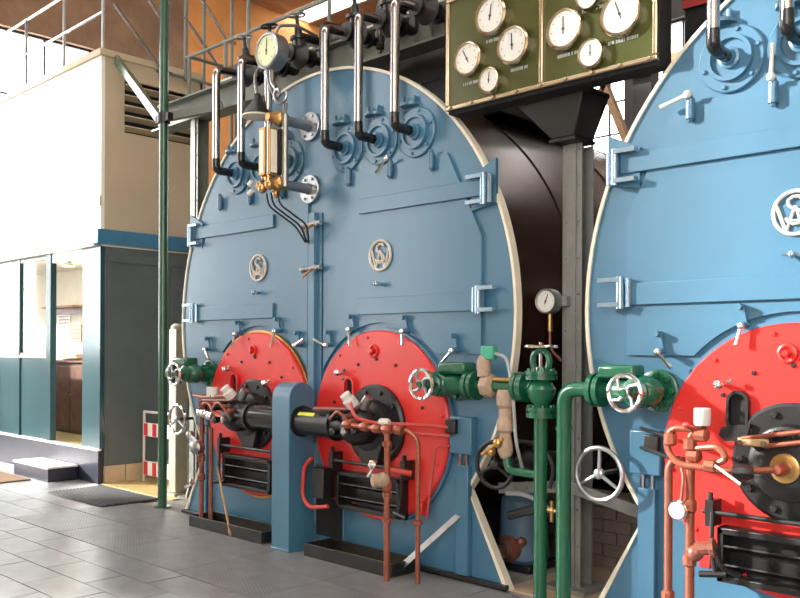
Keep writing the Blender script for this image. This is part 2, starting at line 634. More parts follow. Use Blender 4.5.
# ------------------------------------------------------------------ boilers
R, ZC = 2.03, 1.85
AN = math.asin((0.635 - ZC) / R)
FC, FZ, FR = 0.765, 1.03, 0.72


def lever(parent, p, q, mat='chrome', r=0.011):
    p, q = Vector(p), Vector(q)
    m = MB().ball(p, r * 2.0, 10)
    m.tube([p, p.lerp(q, 0.5), q], [r * 1.0, r * 0.9, r * 1.15], 8)
    return m.build('lever', mat, parent)


def build_boiler(cx, label, which):
    b = thing('boiler', label, 'boiler', (cx, 0, 0), 'boilers side by side')
    out = arc(0, ZC, R, AN, PI - AN, 96)
    outline = [(1.97, 0.0)] + out + [(-1.97, 0.0)]
    MB().prism(outline, 0.0, 0.035).build('front_plate', 'blue', b)
    o2 = arc(0, ZC, R + 0.008, AN, PI - AN, 96)
    i2 = arc(0, ZC, R - 0.014, AN, PI - AN, 96)
    MB().strip([(1.945, 0.0)] + i2 + [(-1.945, 0.0)], [(1.985, 0.0)] + o2 + [(-1.985, 0.0)], -0.014, 0.05).build('rim', 'cream_edge', b)
    MB().lathe([(0.05, 1.94), (0.30, 1.94), (0.31, 1.93), (6.2, 1.93)], (0, 0, ZC), (0, 1, 0), 80).build('shell_cladding', 'clad', b, label='dark brown polished steel cladding')
    for k, yy in enumerate((0.9, 2.0, 3.1, 4.2, 5.3)):
        m = MB().lathe([(0, 1.925), (0, 1.94), (0.07, 1.94), (0.07, 1.925)], (0, yy, ZC), (0, 1, 0), 80)
        m.build('cladding_band', 'clad', b)
    MB().box(-1.2, 1.2, 0.08, 5.9, 0, 0.45).build('base_block', 'mattblack', b, smooth=False)
    MB().box(-1.98, 1.98, -0.05, -0.002, 0, 0.035).build('plinth', 'black', b, bevel=0.006)
    # black box on the shell, added as a dark backdrop
    ub = MB().prismx([(1.0, 3.55), (1.0, 4.45), (1.15, 4.55), (2.2, 4.55), (2.2, 3.55)], -1.9, 1.1).build('backdrop_box', 'black', b, bevel=0.02)
    MB().box(-1.9, 1.1, 0.985, 1.0, 3.96, 4.02).build('backdrop_flange', 'red_pipe' if which == 2 else 'black', ub)
    # centre cover strip between the doors
    m = MB().prismz([(-0.085, 0), (-0.085, -0.03), (-0.045, -0.035), (-0.035, -0.07), (0.035, -0.07), (0.045, -0.035), (0.085, -0.03), (0.085, 0)], 0.95, 2.72)
    cs = m.build('cover_strip', 'blue', b)
    for sd in (1, -1):
        if which == 2 and sd == 1:
            # the far half of this boiler is outside the frame, keep it plain but present
            pass
        a0 = math.atan2(1.575 - FZ, 1.32 - FC)
        a1 = math.atan2(0.408, -0.665)
        poly = [(0.1, 3.0), (1.43, 3.0), (1.58, 2.72), (1.745, 2.39), (1.745, 1.575), (1.32, 1.575)] + arc(FC, FZ, 0.78, a0, a1, 20)
        poly = [(sd * x, z) for x, z in poly]
        d = MB().prism(poly, -0.024, 0.0).build('smokebox_door', 'blue', b, bevel=0.004)
        for z0, z1 in ((2.655, 2.77), (1.872, 2.0)):
            MB().prism([(sd * 0.54, z0), (sd * 0.54, z1), (sd * 1.78, z1), (sd * 1.78, z0)], -0.048, -0.022).build('hinge_strap', 'blue', d, bevel=0.004)
        # hinge backing plates
        m = MB().prism([(sd * 1.66, 2.56), (sd * 1.66, 2.80), (sd * 1.87, 2.90), (sd * 1.87, 2.60)], -0.03, 0.0)
        m.build('hinge_backing', 'blue', d)
        for z0, z1, dr in ((2.585, 2.80, -1), (1.85, 2.04, 1)):
            hx = sd * (1.80 if dr < 0 else 1.76)
            m = MB().cyl((hx, -0.075, z0), (hx, -0.075, z1), 0.024, 12)
            m.cyl((hx - sd * dr * 0.045, -0.06, z0 + 0.01), (hx - sd * dr * 0.045, -0.06, z1 - 0.01), 0.018, 10)
            for zz in (z0 + 0.012, z1 - 0.03):
                xa, xb = sorted((hx, hx + sd * dr * 0.14))
                m.box(xa, xb, -0.10, -0.05, zz, zz + 0.026)
            m.build('hinge', 'steel_blue_reflect', d)
        # emblem: ring with an interlaced S, A and W
        ex, ez = sd * 0.77, 2.32
        m = MB().torus((ex, -0.034, ez), (0, -1, 0), 0.112, 0.011, 36, 8)

        def st(pts, rr=0.008, yy=-0.034):
            m.tube([(ex + px, yy, ez + pz) for px, pz in pts], rr, 6)
        st([(-0.098, 0.048), (-0.045, -0.098)], 0.010)
        st([(0.098, 0.048), (0.045, -0.098)], 0.010)
        st([(-0.045, -0.098), (0.0, 0.035)])
        st([(0.045, -0.098), (0.0, 0.035)])
        st([(-0.028, -0.04), (0.028, -0.04)], 0.006)
        sp = [(0.042, 0.062), (0.022, 0.082), (-0.008, 0.084), (-0.034, 0.066), (-0.034, 0.042), (-0.012, 0.024), (0.020, 0.012), (0.044, -0.010), (0.046, -0.036), (0.024, -0.056), (-0.01, -0.058), (-0.036, -0.044), (-0.046, -0.024)]
        st(sp, 0.009, -0.038)
        m.build('emblem', 'emblem', d, label='cream metal ring with interlaced letters S A W')
        m = MB().cyl((sd * 0.77, -0.02, 2.1), (sd * 0.77, -0.075, 2.1), 0.014, 10)
        m.ball((sd * 0.77, -0.08, 2.1), 0.022, 10)
        m.tube([(sd * 0.77 - 0.05, -0.075, 2.105), (sd * 0.77 + 0.05, -0.075, 2.095)], 0.010, 8)
        m.build('door_knob', 'steel_blue_reflect', d)
    # tube access covers across the top
    for ox in (-1.12, -0.74, -0.36, 0.36, 0.74, 1.12):
        m = MB().lathe([(0, 0.185), (0.016, 0.185), (0.022, 0.178), (0.022, 0.13), (0.05, 0.125), (0.05, 0.105), (0.03, 0.10), (0.03, 0.0)], (ox, 0.0, 3.2), (0, -1, 0), 36)
        cv = m.build('access_cover', 'blue', b)
        for k in range(6):
            t = 2 * PI * k / 6 + 0.3
            inst(BOLT['blue'], 'bolt', cv, (ox + 0.157 * math.cos(t), -0.02, 3.2 + 0.157 * math.sin(t)))
        sx = 1 if ox > 0 else -1
        bx, bz = ox - 0.06, 3.42
        half = [(bx + 0.085 * math.cos(t), -0.085 * math.sin(t)) for t in [PI * i / 10 for i in range(11)]]
        m = MB().prismz(half, bz - 0.02, bz).cyl((bx - 0.05, -0.03, bz), (bx - 0.05, -0.03, bz + 0.055), 0.014, 8).cyl((bx + 0.05, -0.02, bz), (bx + 0.05, -0.02, bz + 0.05), 0.014, 8)
        m.build('shelf_bracket', 'blue', b)
    dogs = [(-1.34, 2.96), (-0.88, 2.96), (-0.42, 2.96), (0.42, 2.96), (0.88, 2.96), (1.30, 2.96)]
    lv = {(2, -1.34): (-0.16, -0.045), (2, -0.88): (0.01, 0.17), (1, 0.88): (-0.10, -0.10)}
    for ox, oz in dogs:
        m = MB().tube([(ox, -0.045, oz - 0.055), (ox, -0.045, oz + 0.055)], 0.026, 12).box(ox - 0.012, ox + 0.012, -0.04, 0, oz - 0.03, oz + 0.03)
        m.ball((ox, -0.045, oz - 0.06), 0.018, 8).ball((ox, -0.05, oz + 0.065), 0.02, 8)
        dg = m.build('clamp_dog', 'blue', b)
        if (which, ox) in lv:
            q = lv[(which, ox)]
            lever(dg, (ox, -0.08, oz + 0.075), (ox + q[0], -0.09, oz + 0.075 + q[1]), 'white' if which == 2 else 'chrome', 0.012)
    # furnace fronts
    for sd in (1, -1):
        fx = sd * FC
        m = MB().lathe([(0, FR), (0.05, FR), (0.062, FR - 0.012), (0.062, 0.0)], (fx, 0, FZ), (0, -1, 0), 72)
        fr = m.build('furnace_front', 'red', b)
        MB().lathe([(0, FR + 0.002), (0, FR + 0.022), (0.03, FR + 0.022), (0.03, FR + 0.002)], (fx, 0, FZ), (0, -1, 0), 72).build('seal_ring', 'brass' if sd < 0 and which == 1 else 'blue', fr)
        for k in range(12):
            t = 2 * PI * k / 12 + 0.15
            inst(BOLT['red'], 'bolt', fr, (fx + (FR - 0.05) * math.cos(t), -0.06, FZ + (FR - 0.05) * math.sin(t)))
        for k in range(7):
            t = PI * (0.1 + 0.8 * k / 6)
            inst(BOLT['black'], 'bolt', fr, (fx + 0.50 * math.cos(t), -0.06, FZ + 0.50 * math.sin(t)))
        # small boss with ring near the top
        m = MB().torus((fx - 0.03, -0.068, FZ + 0.56), (0, -1, 0), 0.042, 0.012, 18, 8).lathe([(0.06, 0.02), (0.10, 0.018), (0.105, 0.012)], (fx - 0.03, 0, FZ + 0.56), (0, -1, 0), 12)
        m.build('boss', 'red', fr)
        # peephole with hanging flap
        px, pz = fx - 0.28, FZ + 0.25
        oval = arc(px, pz + 0.05, 0.045, 0, PI, 10) + arc(px, pz - 0.05, 0.045, PI, 2 * PI, 10)
        MB().prism(oval, -0.064, -0.058).build('peephole', 'mattblack', fr)  # plate is uncut; the hole's shade is a dark oval sheet
        oo = arc(px, pz + 0.05, 0.06, 0, PI, 10) + arc(px, pz - 0.05, 0.06, PI, 2 * PI, 10)
        m = MB().strip(oval + oval[:1], oo + oo[:1], -0.10, -0.06)
        m.build('peephole_frame', 'black' if which == 2 else 'red', fr)
        if which == 2:
            m = MB().prism([(px - 0.085, pz - 0.13), (px - 0.07, pz - 0.085), (px + 0.085, pz - 0.06), (px + 0.07, pz - 0.12), (px + 0.02, pz - 0.155), (px - 0.05, pz - 0.16)], -0.13, -0.10)
            m.build('peephole_flap', 'black', fr)
        # chrome catch beside the peephole
        m = MB().cyl((fx - 0.36, -0.06, FZ + 0.39), (fx - 0.36, -0.12, FZ + 0.39), 0.016, 10).ball((fx - 0.37, -0.13, FZ + 0.39), 0.027, 10).ball((fx - 0.31, -0.12, FZ + 0.41), 0.018, 8)
        m.build('catch', 'chrome', fr)
        if sd < 0 and which == 1:
            m = MB().cyl((fx + 0.23, -0.06, FZ + 0.28), (fx + 0.23, -0.12, FZ + 0.28), 0.016, 10).ball((fx + 0.22, -0.13, FZ + 0.28), 0.03, 10).ball((fx + 0.27, -0.12, FZ + 0.30), 0.018, 8)
            m.build('catch', 'chrome', fr)
        # cast lugs at the foot of the plate
        for lx in (-0.46, 0.46):
            m = MB().box(fx + lx - 0.035, fx + lx + 0.035, -0.09, -0.01, FZ - 0.62, FZ - 0.53)
            m.build('foot_lug', 'red', fr, bevel=0.008)
        # air register: iron box with louvre blades
        xa, xb, za, zb = fx - 0.36, fx + 0.34, 0.37, 0.66
        m = MB().box(xa, xb, -0.16, -0.06, zb - 0.035, zb).box(xa, xb, -0.16, -0.06, za, za + 0.035)
        m.box(xa, xa + 0.035, -0.16, -0.06, za, zb).box(xb - 0.035, xb, -0.16, -0.06, za, zb).box(xa, xb, -0.07, -0.06, za, zb)
        rg = m.build('air_register', 'black', fr, bevel=0.005)
        for zz in (0.45, 0.55):
            MB().bar((xa + 0.035, -0.125, zz), (xb - 0.035, -0.125, zz), 0.07, 0.010, (0, 0.5, 1)).build('louvre_blade', 'black', rg)
        # operating rod above the register
        m = MB().tube([(fx - 0.44, -0.15, 0.735), (fx + 0.42, -0.15, 0.735)], 0.014, 8)
        for lx in (-0.40, 0.38):
            m.box(fx + lx - 0.022, fx + lx + 0.022, -0.17, -0.06, 0.66, 0.80)
            m.cyl((fx + lx, -0.15, 0.80), (fx + lx, -0.15, 0.84), 0.016, 8)
        m.tube(fillet([(fx + 0.38 * sd, -0.17, 0.735), (fx + 0.38 * sd, -0.18, 0.52), (fx + 0.36 * sd, -0.18, 0.42)], 0.05), 0.012, 8)
        m.tube([(fx + 0.30 * sd, -0.17, 0.42), (fx + 0.44 * sd, -0.19, 0.40)], 0.018, 8)
        m.build('operating_rod', 'black', fr)
        # dogs round the furnace door: lug on the smokebox door and a lever
        for (ax, az, lx, lz) in ((-0.57, 0.66, -0.13, 0.05), (-0.30, 0.78, 0.03, -0.13), (0.28, 0.76, 0.02, -0.10), (0.76, 0.62, -0.09, -0.09)):
            ax, lx = ax * sd, lx * sd
            qx, qz = fx + ax, FZ + az
            m = MB().bar((qx, -0.05, qz + 0.06), (qx + 0.02, -0.05, qz - 0.05), 0.035, 0.02, (0, 1, 0)).cyl((qx, -0.02, qz + 0.05), (qx, -0.09, qz + 0.05), 0.018, 8)
            m.cyl((qx + 0.02, -0.02, qz - 0.05), (qx + 0.02, -0.09, qz - 0.05), 0.02, 8)
            dg = m.build('furnace_dog', 'blue', b)
            lever(dg, (qx + 0.02, -0.10, qz - 0.055), (qx + 0.02 + lx, -0.11, qz - 0.055 + lz), 'chrome', 0.011)
        # ash door / manhole in the foot, dark opening beside the trunking
        # conduit trunking with junction box
        tx = sd * 1.60
        MB().box(tx - 0.055, tx + 0.055, -0.05, 0, 0.04, 0.80).build('trunking', 'blue', b, bevel=0.006)
        jb = MB().box(tx - 0.10, tx + 0.10, -0.07, 0, 0.88, 1.14).build('junction_box', 'blue', b, bevel=0.01)
        m = MB().cyl((tx - 0.03, -0.03, 0.80), (tx - 0.03, -0.03, 0.88), 0.016, 8).cyl((tx + 0.03, -0.03, 0.80), (tx + 0.03, -0.03, 0.88), 0.016, 8)
        m.build('cable_gland', 'steel', jb)
        m = MB().box(tx - 0.06 * sd - 0.045, tx - 0.06 * sd + 0.045, -0.11, -0.07, 1.02, 1.12)
        m.build('plug_socket', 'black', jb, bevel=0.008)
    # clean-out between the furnaces, its inner shade painted as a flat dark sheet
    MB().box(0.0, 0.33, -0.004, 0.0, 0.08, 0.66).build('cleanout_shade', 'mattblack', b, smooth=False)
    MB().tube([(0.0, -0.006, 0.66), (0.30, -0.006, 0.66), (0.345, -0.006, 0.45), (0.34, -0.006, 0.08)], 0.012, 6).build('cleanout_edge', 'blue', b)
    return b


B1X, B2X = -5.52, -0.92
build_boiler(B1X, 'whole blue grey boiler with two red furnace fronts at left and centre', 1)
build_boiler(B2X, 'bright blue boiler cut off by the right edge of the photo', 2)

# ------------------------------------------------------------------ steam drop pipes with valves and the beam they hang from
beam = thing('steel_beam', 'long grey green steel beam above the boilers carrying black valves', 'beam', (0, 0, 4.05))
m = MB().box(-8.9, 3.0, 0.42, 0.62, 0.0, 0.02).box(-8.9, 3.0, 0.51, 0.53, 0.02, 0.25).box(-8.9, 3.0, 0.42, 0.62, 0.25, 0.27)
m.build('girder', 'greengrey', beam)
for x in (-6.9, -6.1, -5.2, -4.8, -4.3, -2.2, -1.7):
    MB().prismx([(0.50, 0.24), (0.50, 0.03), (0.43, 0.20), (0.43, 0.24)], x - 0.10, x + 0.10).build('gusset', 'greengrey', beam, bevel=0.004)
for x in (-7.6, -6.5, -5.6, -4.9, -4.45, -4.15):
    MB().bar((x, 0.415, 0.275), (x + 0.42, 0.415, 0.275), 0.03, 0.018).build('edge_strip', 'cream_edge', beam)
hd = thing('steam_header_pipe', 'black lagged steam header pipe running above the beam', 'pipe', (0, 0.80, 4.50))
MB().tube([(-7.4, 0, 0), (3.0, 0, 0)], 0.10, 18).build('pipe_run', 'black', hd)
for x in (-7.0, -5.5, -4.0, -2.5, -0.9):
    MB().lathe([(0, 0.10), (0, 0.15), (0.04, 0.15), (0.04, 0.10)], (x, 0, 0), (1, 0, 0), 18).build('flange', 'black', hd)
ordn = {(-1.12, 1): 'far left polished steel drop pipe on the grey blue boiler',
        (-0.74, 1): 'polished steel drop pipe second from left on the grey blue boiler',
        (-0.36, 1): 'polished drop pipe hidden behind the brass water gauge',
        (0.36, 1): 'polished steel drop pipe just right of the water gauge',
        (0.74, 1): 'middle polished drop pipe over the right hand smokebox door',
        (1.12, 1): 'polished drop pipe nearest the olive gauge panel on the left boiler',
        (-1.12, 2): 'polished drop pipe right of the gauge panel on the bright blue boiler',
        (-0.74, 2): 'polished drop pipe at the top right corner of the photo'}
for (ox, bn), lab in ordn.items():
    x = (B1X if bn == 1 else B2X) + ox
    p = thing('steam_drop_pipe', lab, 'pipe', (x, 0, 3.2), 'steam drop pipes')
    MB().tube([(0, -0.24, 0.09), (0, -0.24, 0.80)], 0.034, 14).build('riser', 'steel', p)
    MB().tube(fillet([(0, -0.02, 0), (0, -0.24, 0), (0, -0.24, 0.10)], 0.07), 0.036, 14).build('lower_elbow', 'black_gloss', p)
    MB().lathe([(0, 0.06), (0.02, 0.06), (0.025, 0.045), (0.05, 0.04)], (0, -0.03, 0), (0, -1, 0), 18).build('nozzle', 'blue', p)
    MB().tube(fillet([(0, -0.24, 0.79), (0, -0.24, 0.90), (0, -0.02, 0.92)], 0.08), 0.035, 14).build('upper_elbow', 'steel', p)
    vb = MB().lathe([(0, 0.075), (0.03, 0.075), (0.03, 0.045), (0.06, 0.06), (0.13, 0.115), (0.20, 0.06), (0.23, 0.045), (0.23, 0.075), (0.26, 0.075), (0.26, 0.04), (0.30, 0.04)], (0, -0.03, 0.93), (0, 1, 0), 16)
    vb.lathe([(0, 0.055), (0.10, 0.055), (0.10, 0.08), (0.125, 0.08), (0.125, 0.04), (0.20, 0.03), (0.20, 0.018), (0.30, 0.014)], (0, 0.10, 0.97), (0, -0.15, 1), 14)
    vb.tube(fillet([(0, 0.28, 0.93), (0, 0.36, 0.93), (0, 0.36, 1.27), (0, 0.72, 1.29)], 0.06), 0.038, 10)
    v = vb.build('valve_body', 'black', p)
    wheel(v, 'valve_wheel', (0, 0.055, 1.27), 0.075, 0.010, 'dull_steel' if ox in (-1.12, -0.36) else 'black', 4, (0, -0.15, 1))

# ------------------------------------------------------------------ water gauge, pressure gauge and their fittings
wg = thing('water_level_gauge', 'brass and steel water level gauge standing before the grey blue boiler', 'gauge', (-5.6, 0, 2.9))
for z in (0.55, 0.03):
    MB().lathe([(0, 0.12), (0.03, 0.12), (0.035, 0.115), (0.035, 0.05), (0.08, 0.042), (0.30, 0.038)], (0, 0, z), (0, -1, 0), 24).build('flanged_stub', 'dull_steel', wg)
    for k in range(6):
        t = 2 * PI * k / 6
        inst(BOLT['steel'], 'bolt', wg, (0.09 * math.cos(t), -0.035, z + 0.09 * math.sin(t)))
    MB().lathe([(0, 0.05), (0.02, 0.062), (0.09, 0.062), (0.11, 0.045), (0.18, 0.03)], (0, -0.28, z), (0, -1, 0), 16).build('cock_body', 'brass', wg)
m = MB().box(-0.10, -0.02, -0.47, -0.45, 0.09, 0.47).build('glass_guard', 'brass', wg, bevel=0.004)
MB().box(-0.085, -0.035, -0.474, -0.47, 0.11, 0.45).build('scale_strip', 'paper', m)
m = MB().box(0.0, 0.018, -0.45, -0.37, 0.09, 0.47).build('glass_guard', 'brass', wg, bevel=0.004)
MB().box(0.018, 0.022, -0.44, -0.38, 0.11, 0.45).build('scale_strip', 'paper', m)
MB().cyl((-0.045, -0.41, 0.05), (-0.045, -0.41, 0.52), 0.014, 10).build('gauge_glass', 'steel', wg)
MB().tube([(0.06, -0.33, 0.0), (0.06, -0.33, 0.58)], [0.03, 0.026], 10).build('tie_bar', 'dull_steel', wg)
MB().box(-0.02, 0.05, -0.37, -0.33, 0.10, 0.46).build('backing', 'mattblack', wg)
m = MB()
for (x, y, z, r) in ((-0.12, -0.44, 0.02, 0.035), (-0.05, -0.47, -0.02, 0.04), (0.03, -0.46, 0.0, 0.04), (-0.09, -0.42, 0.08, 0.03), (0.04, -0.40, -0.06, 0.035), (-0.02, -0.43, 0.06, 0.038)):
    m.ball((x, y, z), r, 10)
m.tube([(-0.16, -0.45, 0.02), (0.10, -0.42, -0.01)], 0.016, 8)
m.build('drain_cock', 'brass', wg, label='cluster of brass drain cocks')
for (x, y, z, dx) in ((-0.20, -0.46, 0.06, -0.03), (-0.17, -0.48, -0.02, -0.03)):
    MB().tube([(x, y, z), (x + dx, y - 0.01, z - 0.03)], 0.022, 10).build('cock_handle', 'white', wg)
for k, (x0, z0) in enumerate(((-0.06, -0.05), (0.0, -0.05), (0.08, -0.05))):
    MB().tube(fillet([(x0, -0.42, z0), (x0, -0.40, z0 - 0.10), (x0 + 0.10, -0.2, z0 - 0.25), (0.03 + 0.02 * k, -0.09, -0.42)], 0.05), 0.008, 6).build('drain_tube', 'black', wg)
# shaded lamp next to the gauge
lamp = thing('inspection_lamp', 'small dark conical lamp shade left of the water gauge', 'lamp', (-5.95, -0.30, 3.55))
MB().lathe([(0, 0.125), (0.02, 0.12), (0.10, 0.06), (0.15, 0.03), (0.18, 0.028)], (0, 0, 0), (0, 0, 1), 20).build('lamp_shade', 'black', lamp)
MB().lathe([(0, 0.127), (0.012, 0.127)], (0, 0, -0.012), (0, 0, 1), 20).build('shade_rim', 'cream_edge', lamp)
MB().tube(fillet([(0, 0, 0.17), (-0.02, -0.02, 0.36), (0.16, -0.04, 0.40), (0.22, -0.05, 0.20), (0.33, -0.06, 0.06)], 0.10), 0.014, 8).build('gooseneck', 'steel', lamp)
pg = thing('pressure_gauge', 'round pale green faced pressure gauge on a curled siphon pipe', 'gauge', (-5.6, -0.42, 3.97))


def gauge_parts(root, c, r, face='white', bez='steel', depth=0.07, ang=0.3, ticks=7):
    c = Vector(c)
    MB().lathe([(0, r * 0.99), (depth, r), (depth + 0.012, r * 1.0), (depth + 0.022, r * 0.93), (depth + 0.020, r * 0.86), (depth + 0.008, r * 0.82)], c, (0, -1, 0), 32).build('case', bez, root)
    yy = c.y - depth - 0.009
    fc = MB().lathe([(0, r * 0.82), (0.003, r * 0.82)], (c.x, yy, c.z), (0, -1, 0), 32).build('dial_face', face, root)
    m = MB()
    for k in range(ticks):
        t = PI * (1.25 - 1.5 * k / (ticks - 1))
        m.lathe([(0, r * 0.05), (0.001, r * 0.05)], (c.x + r * 0.66 * math.cos(t), yy - 0.0032, c.z + r * 0.66 * math.sin(t)), (0, -1, 0), 8)
    m.build('dial_marks', 'greycable', fc)['kind'] = 'stuff'
    dx, dz = math.sin(ang), math.cos(ang)
    m = MB().bar((c.x - dx * r * 0.25, yy - 0.006, c.z - dz * r * 0.25), (c.x + dx * r * 0.6, yy - 0.006, c.z + dz * r * 0.6), r * 0.05, 0.003, (0, 1, 0)).lathe([(0, r * 0.07), (0.005, r * 0.07)], (c.x, yy - 0.004, c.z), (0, -1, 0), 10)
    m.build('needle', 'black', fc)


gauge_parts(pg, (0, 0.06, 0), 0.145, 'dial_green', 'dull_steel', 0.10, 0.05)
MB().tube(fillet([(0.0, 0.0, -0.14), (0.0, 0, -0.24), (0.06, 0.0, -0.30)], 0.05), 0.018, 8).build('stem', 'dull_steel', pg)
pts = [(0.07 + 0.05 * math.cos(t), -0.02 + 0.012 * t, -0.36 + 0.05 * math.sin(t)) for t in [0.25 * k for k in range(-2, 30)]]
MB().tube(pts, 0.013, 8).build('siphon_coil', 'dull_steel', pg)
MB().tube([(0.07, 0.09, -0.40), (0.05, 0.09, -0.48)], 0.018, 8).build('siphon_tail', 'dull_steel', pg)
MB().tube(fillet([(0.02, 0.02, 0.14), (0.02, 0.05, 0.22), (0.06, 0.2, 0.25), (0.06, 0.42, 0.22)], 0.05), 0.013, 8).build('support_pipe', 'dull_steel', pg)
m = MB().ball((-0.13, 0.0, 0.10), 0.03, 10).tube([(-0.18, -0.02, 0.10), (-0.08, 0.02, 0.11)], 0.012, 8)
m.build('shut_off_tap', 'brass', pg)
# strip cocks at the cover strip
for z, lab in ((2.26, 'brass test cock half way up the cover strip between the doors'), (2.62, 'brass test cock under the water gauge on the cover strip')):
    tcx = thing('test_cock', lab, 'valve', (-5.52, -0.07, z))
    MB().tube([(-0.10, 0, 0), (0.12, 0, 0.01)], 0.020, 8).ball((-0.10, -0.005, 0), 0.03, 10).ball((0.06, -0.005, 0.005), 0.03, 10).build('cock_body', 'dull_steel', tcx)
    MB().tube([(0.05, -0.03, 0), (-0.05, -0.05, -0.07)], 0.009, 8).build('cock_lever', 'brass', tcx)

# ------------------------------------------------------------------ gauge panel on its column
gp = thing('gauge_panel', 'olive enamel instrument panel with eight round gauges over the column', 'panel', (-3.225, -0.1, 3.26))
PW, PH = 0.80, 0.78
MB().box(-PW, PW, 0.012, 0.16, -0.02, PH + 0.02).build('case', 'mattblack', gp, bevel=0.01)
for x0, x1 in ((-PW + 0.03, -0.012), (0.012, PW - 0.03)):
    MB().box(x0, x1, 0.0, 0.012, 0.03, PH - 0.03).build('panel_sheet', 'panel', gp, smooth=False)
for (a, b_, c_, d_) in ((-PW, PW, 0.0, 0.032), (-PW, PW, PH - 0.032, PH), (-PW, -PW + 0.032, 0.032, PH - 0.032), (PW - 0.032, PW, 0.032, PH - 0.032), (-0.016, 0.016, 0.032, PH - 0.032)):
    MB().box(a, b_, -0.022, 0.014, c_, d_).build('frame_bar', 'panel_frame', gp, bevel=0.008)
for k in range(9):
    inst(BOLT['panel_frame'], 'frame_screw', gp, (-PW + 0.05 + k * 0.1875, -0.022, 0.016))


def pl(u, v):
    p = at(u, v, -0.1)
    return p.x + 3.225, p.z - 3.26


for (u, v, r, ang) in ((493, 17, 0.128, 0.15), (470, 60, 0.118, -0.5), (515, 46, 0.126, -0.05), (492, 81, 0.088, 0.1), (566, 30, 0.128, 0.0), (593, 54, 0.090, 0.0), (622, 15, 0.132, -0.35), (590, -3, 0.085, 0.2)):
    x, z = pl(u, v)
    g = bpy.data.objects.new('gauge', None)
    C.objects.link(g)
    g.parent = gp
    g.location = (x, 0, z)
    # third level pieces sit under each gauge
    gauge_parts(g, (0, 0, 0), r, 'white', 'panel_frame', 0.035, ang, 8)
for (u, v, wd) in ((494, 39, 0.15), (472, 82, 0.17), (518, 68, 0.13), (493, 96, 0.10), (566, 54, 0.14), (594, 72, 0.20), (622, 39, 0.20), (592, 8, 0.16)):
    x, z = pl(u, v)
    m = MB()
    k = -wd / 2
    while k < wd / 2:
        ww = random.choice((0.010, 0.014, 0.006))
        m.box(x + k, x + k + ww, -0.003, 0.001, z - 0.010, z + 0.010)
        k += ww + random.choice((0.005, 0.005, 0.012))
    m.build('nameplate_lettering', 'greycable', gp, smooth=False)['kind'] = 'stuff'
# wedge bracket
br = thing('panel_bracket', 'black tapering bracket holding the gauge panel on the column', 'bracket', (-3.25, 0.3, 3.0))
m = MB()
q8 = [(0, 3, 2, 1), (4, 5, 6, 7), (0, 1, 5, 4), (1, 2, 6, 5), (2, 3, 7, 6), (3, 0, 4, 7)]
m.add([(-0.09, -0.13, 0), (0.09, -0.13, 0), (0.09, 0.10, 0), (-0.09, 0.10, 0), (-0.34, -0.20, 0.27), (0.20, -0.20, 0.27), (0.20, 0.12, 0.27), (-0.34, 0.12, 0.27)], q8)
m.build('wedge', 'black', br, bevel=0.012)
MB().box(-0.34, 0.20, -0.235, 0.12, 0.27, 0.30).build('top_plate', 'black', br)
MB().box(-0.10, 0.10, -0.14, 0.11, -0.02, 0.0).build('foot_plate', 'black', br)

# ------------------------------------------------------------------ columns


def column(x, y, h, label, mat, wd=0.15, foot=True):
    c = thing('steel_column', label, 'column', (x, y, 0), 'roof columns between the boilers')
    MB().box(-wd / 2, wd / 2, -wd / 2, -wd / 2 + 0.014, 0, h).build('front_flange', mat, c, bevel=0.003)
    MB().box(-wd / 2, wd / 2, wd / 2 - 0.014, wd / 2, 0, h).build('rear_flange', mat, c, bevel=0.003)
    MB().box(-0.008, 0.008, -wd / 2 + 0.014, wd / 2 - 0.014, 0, h).build('web', mat, c)
    MB().box(-0.035, 0.035, -wd / 2 - 0.012, -wd / 2, 0, h).build('cover_plate', mat, c, bevel=0.003)
    k = 0
    rv = MB().ball((0, 0, 0), 0.011, 8).mesh('rivet', mat)
    z = 0.3
    while z < h:
        for s in (-0.05, 0.05):
            inst(rv, 'rivet', c, (s, -wd / 2, z))
        z += 0.24
    if foot:
        MB().prismx([(-0.16, 0), (-0.10, 0.22), (0.10, 0.22), (0.16, 0)], -0.012, 0.012).box(-0.16, 0.16, -0.16, 0.16, 0, 0.03).build('foot_plate', mat, c)
    return c


column(-3.25, 0.36, 2.98, 'riveted grey steel column in the gap between the two boilers', 'grey')
column(-8.08, 0.52, 4.05, 'grey green steel column carrying the left end of the beam', 'greengrey', 0.14)
bp_ = thing('beige_standpipe', 'short beige square post behind the chrome wheels at far left', 'post', (-8.45, 0.5, 0))
MB().box(-0.075, 0.075, -0.075, 0.075, 0.03, 1.82).build('post_body', 'beige', bp_, bevel=0.012)
MB().lathe([(0, 0.085), (0.03, 0.085), (0.06, 0.05)], (0, 0, 1.82), (0, 0, 1), 16).build('post_cap', 'beige', bp_)
MB().box(-0.11, 0.11, -0.11, 0.11, 0, 0.03).build('foot_plate', 'beige', bp_)

cg = thing('pressure_gauge', 'small white dial gauge fixed to the grey column', 'gauge', (-3.37, 0.27, 1.93))
gauge_parts(cg, (0, -0.04, 0), 0.085, 'white', 'dull_steel', 0.06, 0.4)
MB().tube([(0, -0.06, -0.08), (0, -0.06, -0.20)], 0.016, 8).build('stem', 'brass', cg)
MB().tube(fillet([(0, -0.06, -0.19), (0, -0.06, -0.32), (0.06, -0.01, -0.40)], 0.05), 0.009, 8).build('capillary', 'rust', cg)
MB().box(-0.03, 0.12, -0.045, 0.0, -0.03, 0.03).build('mounting_plate', 'grey', cg)

# ------------------------------------------------------------------ green feed valves


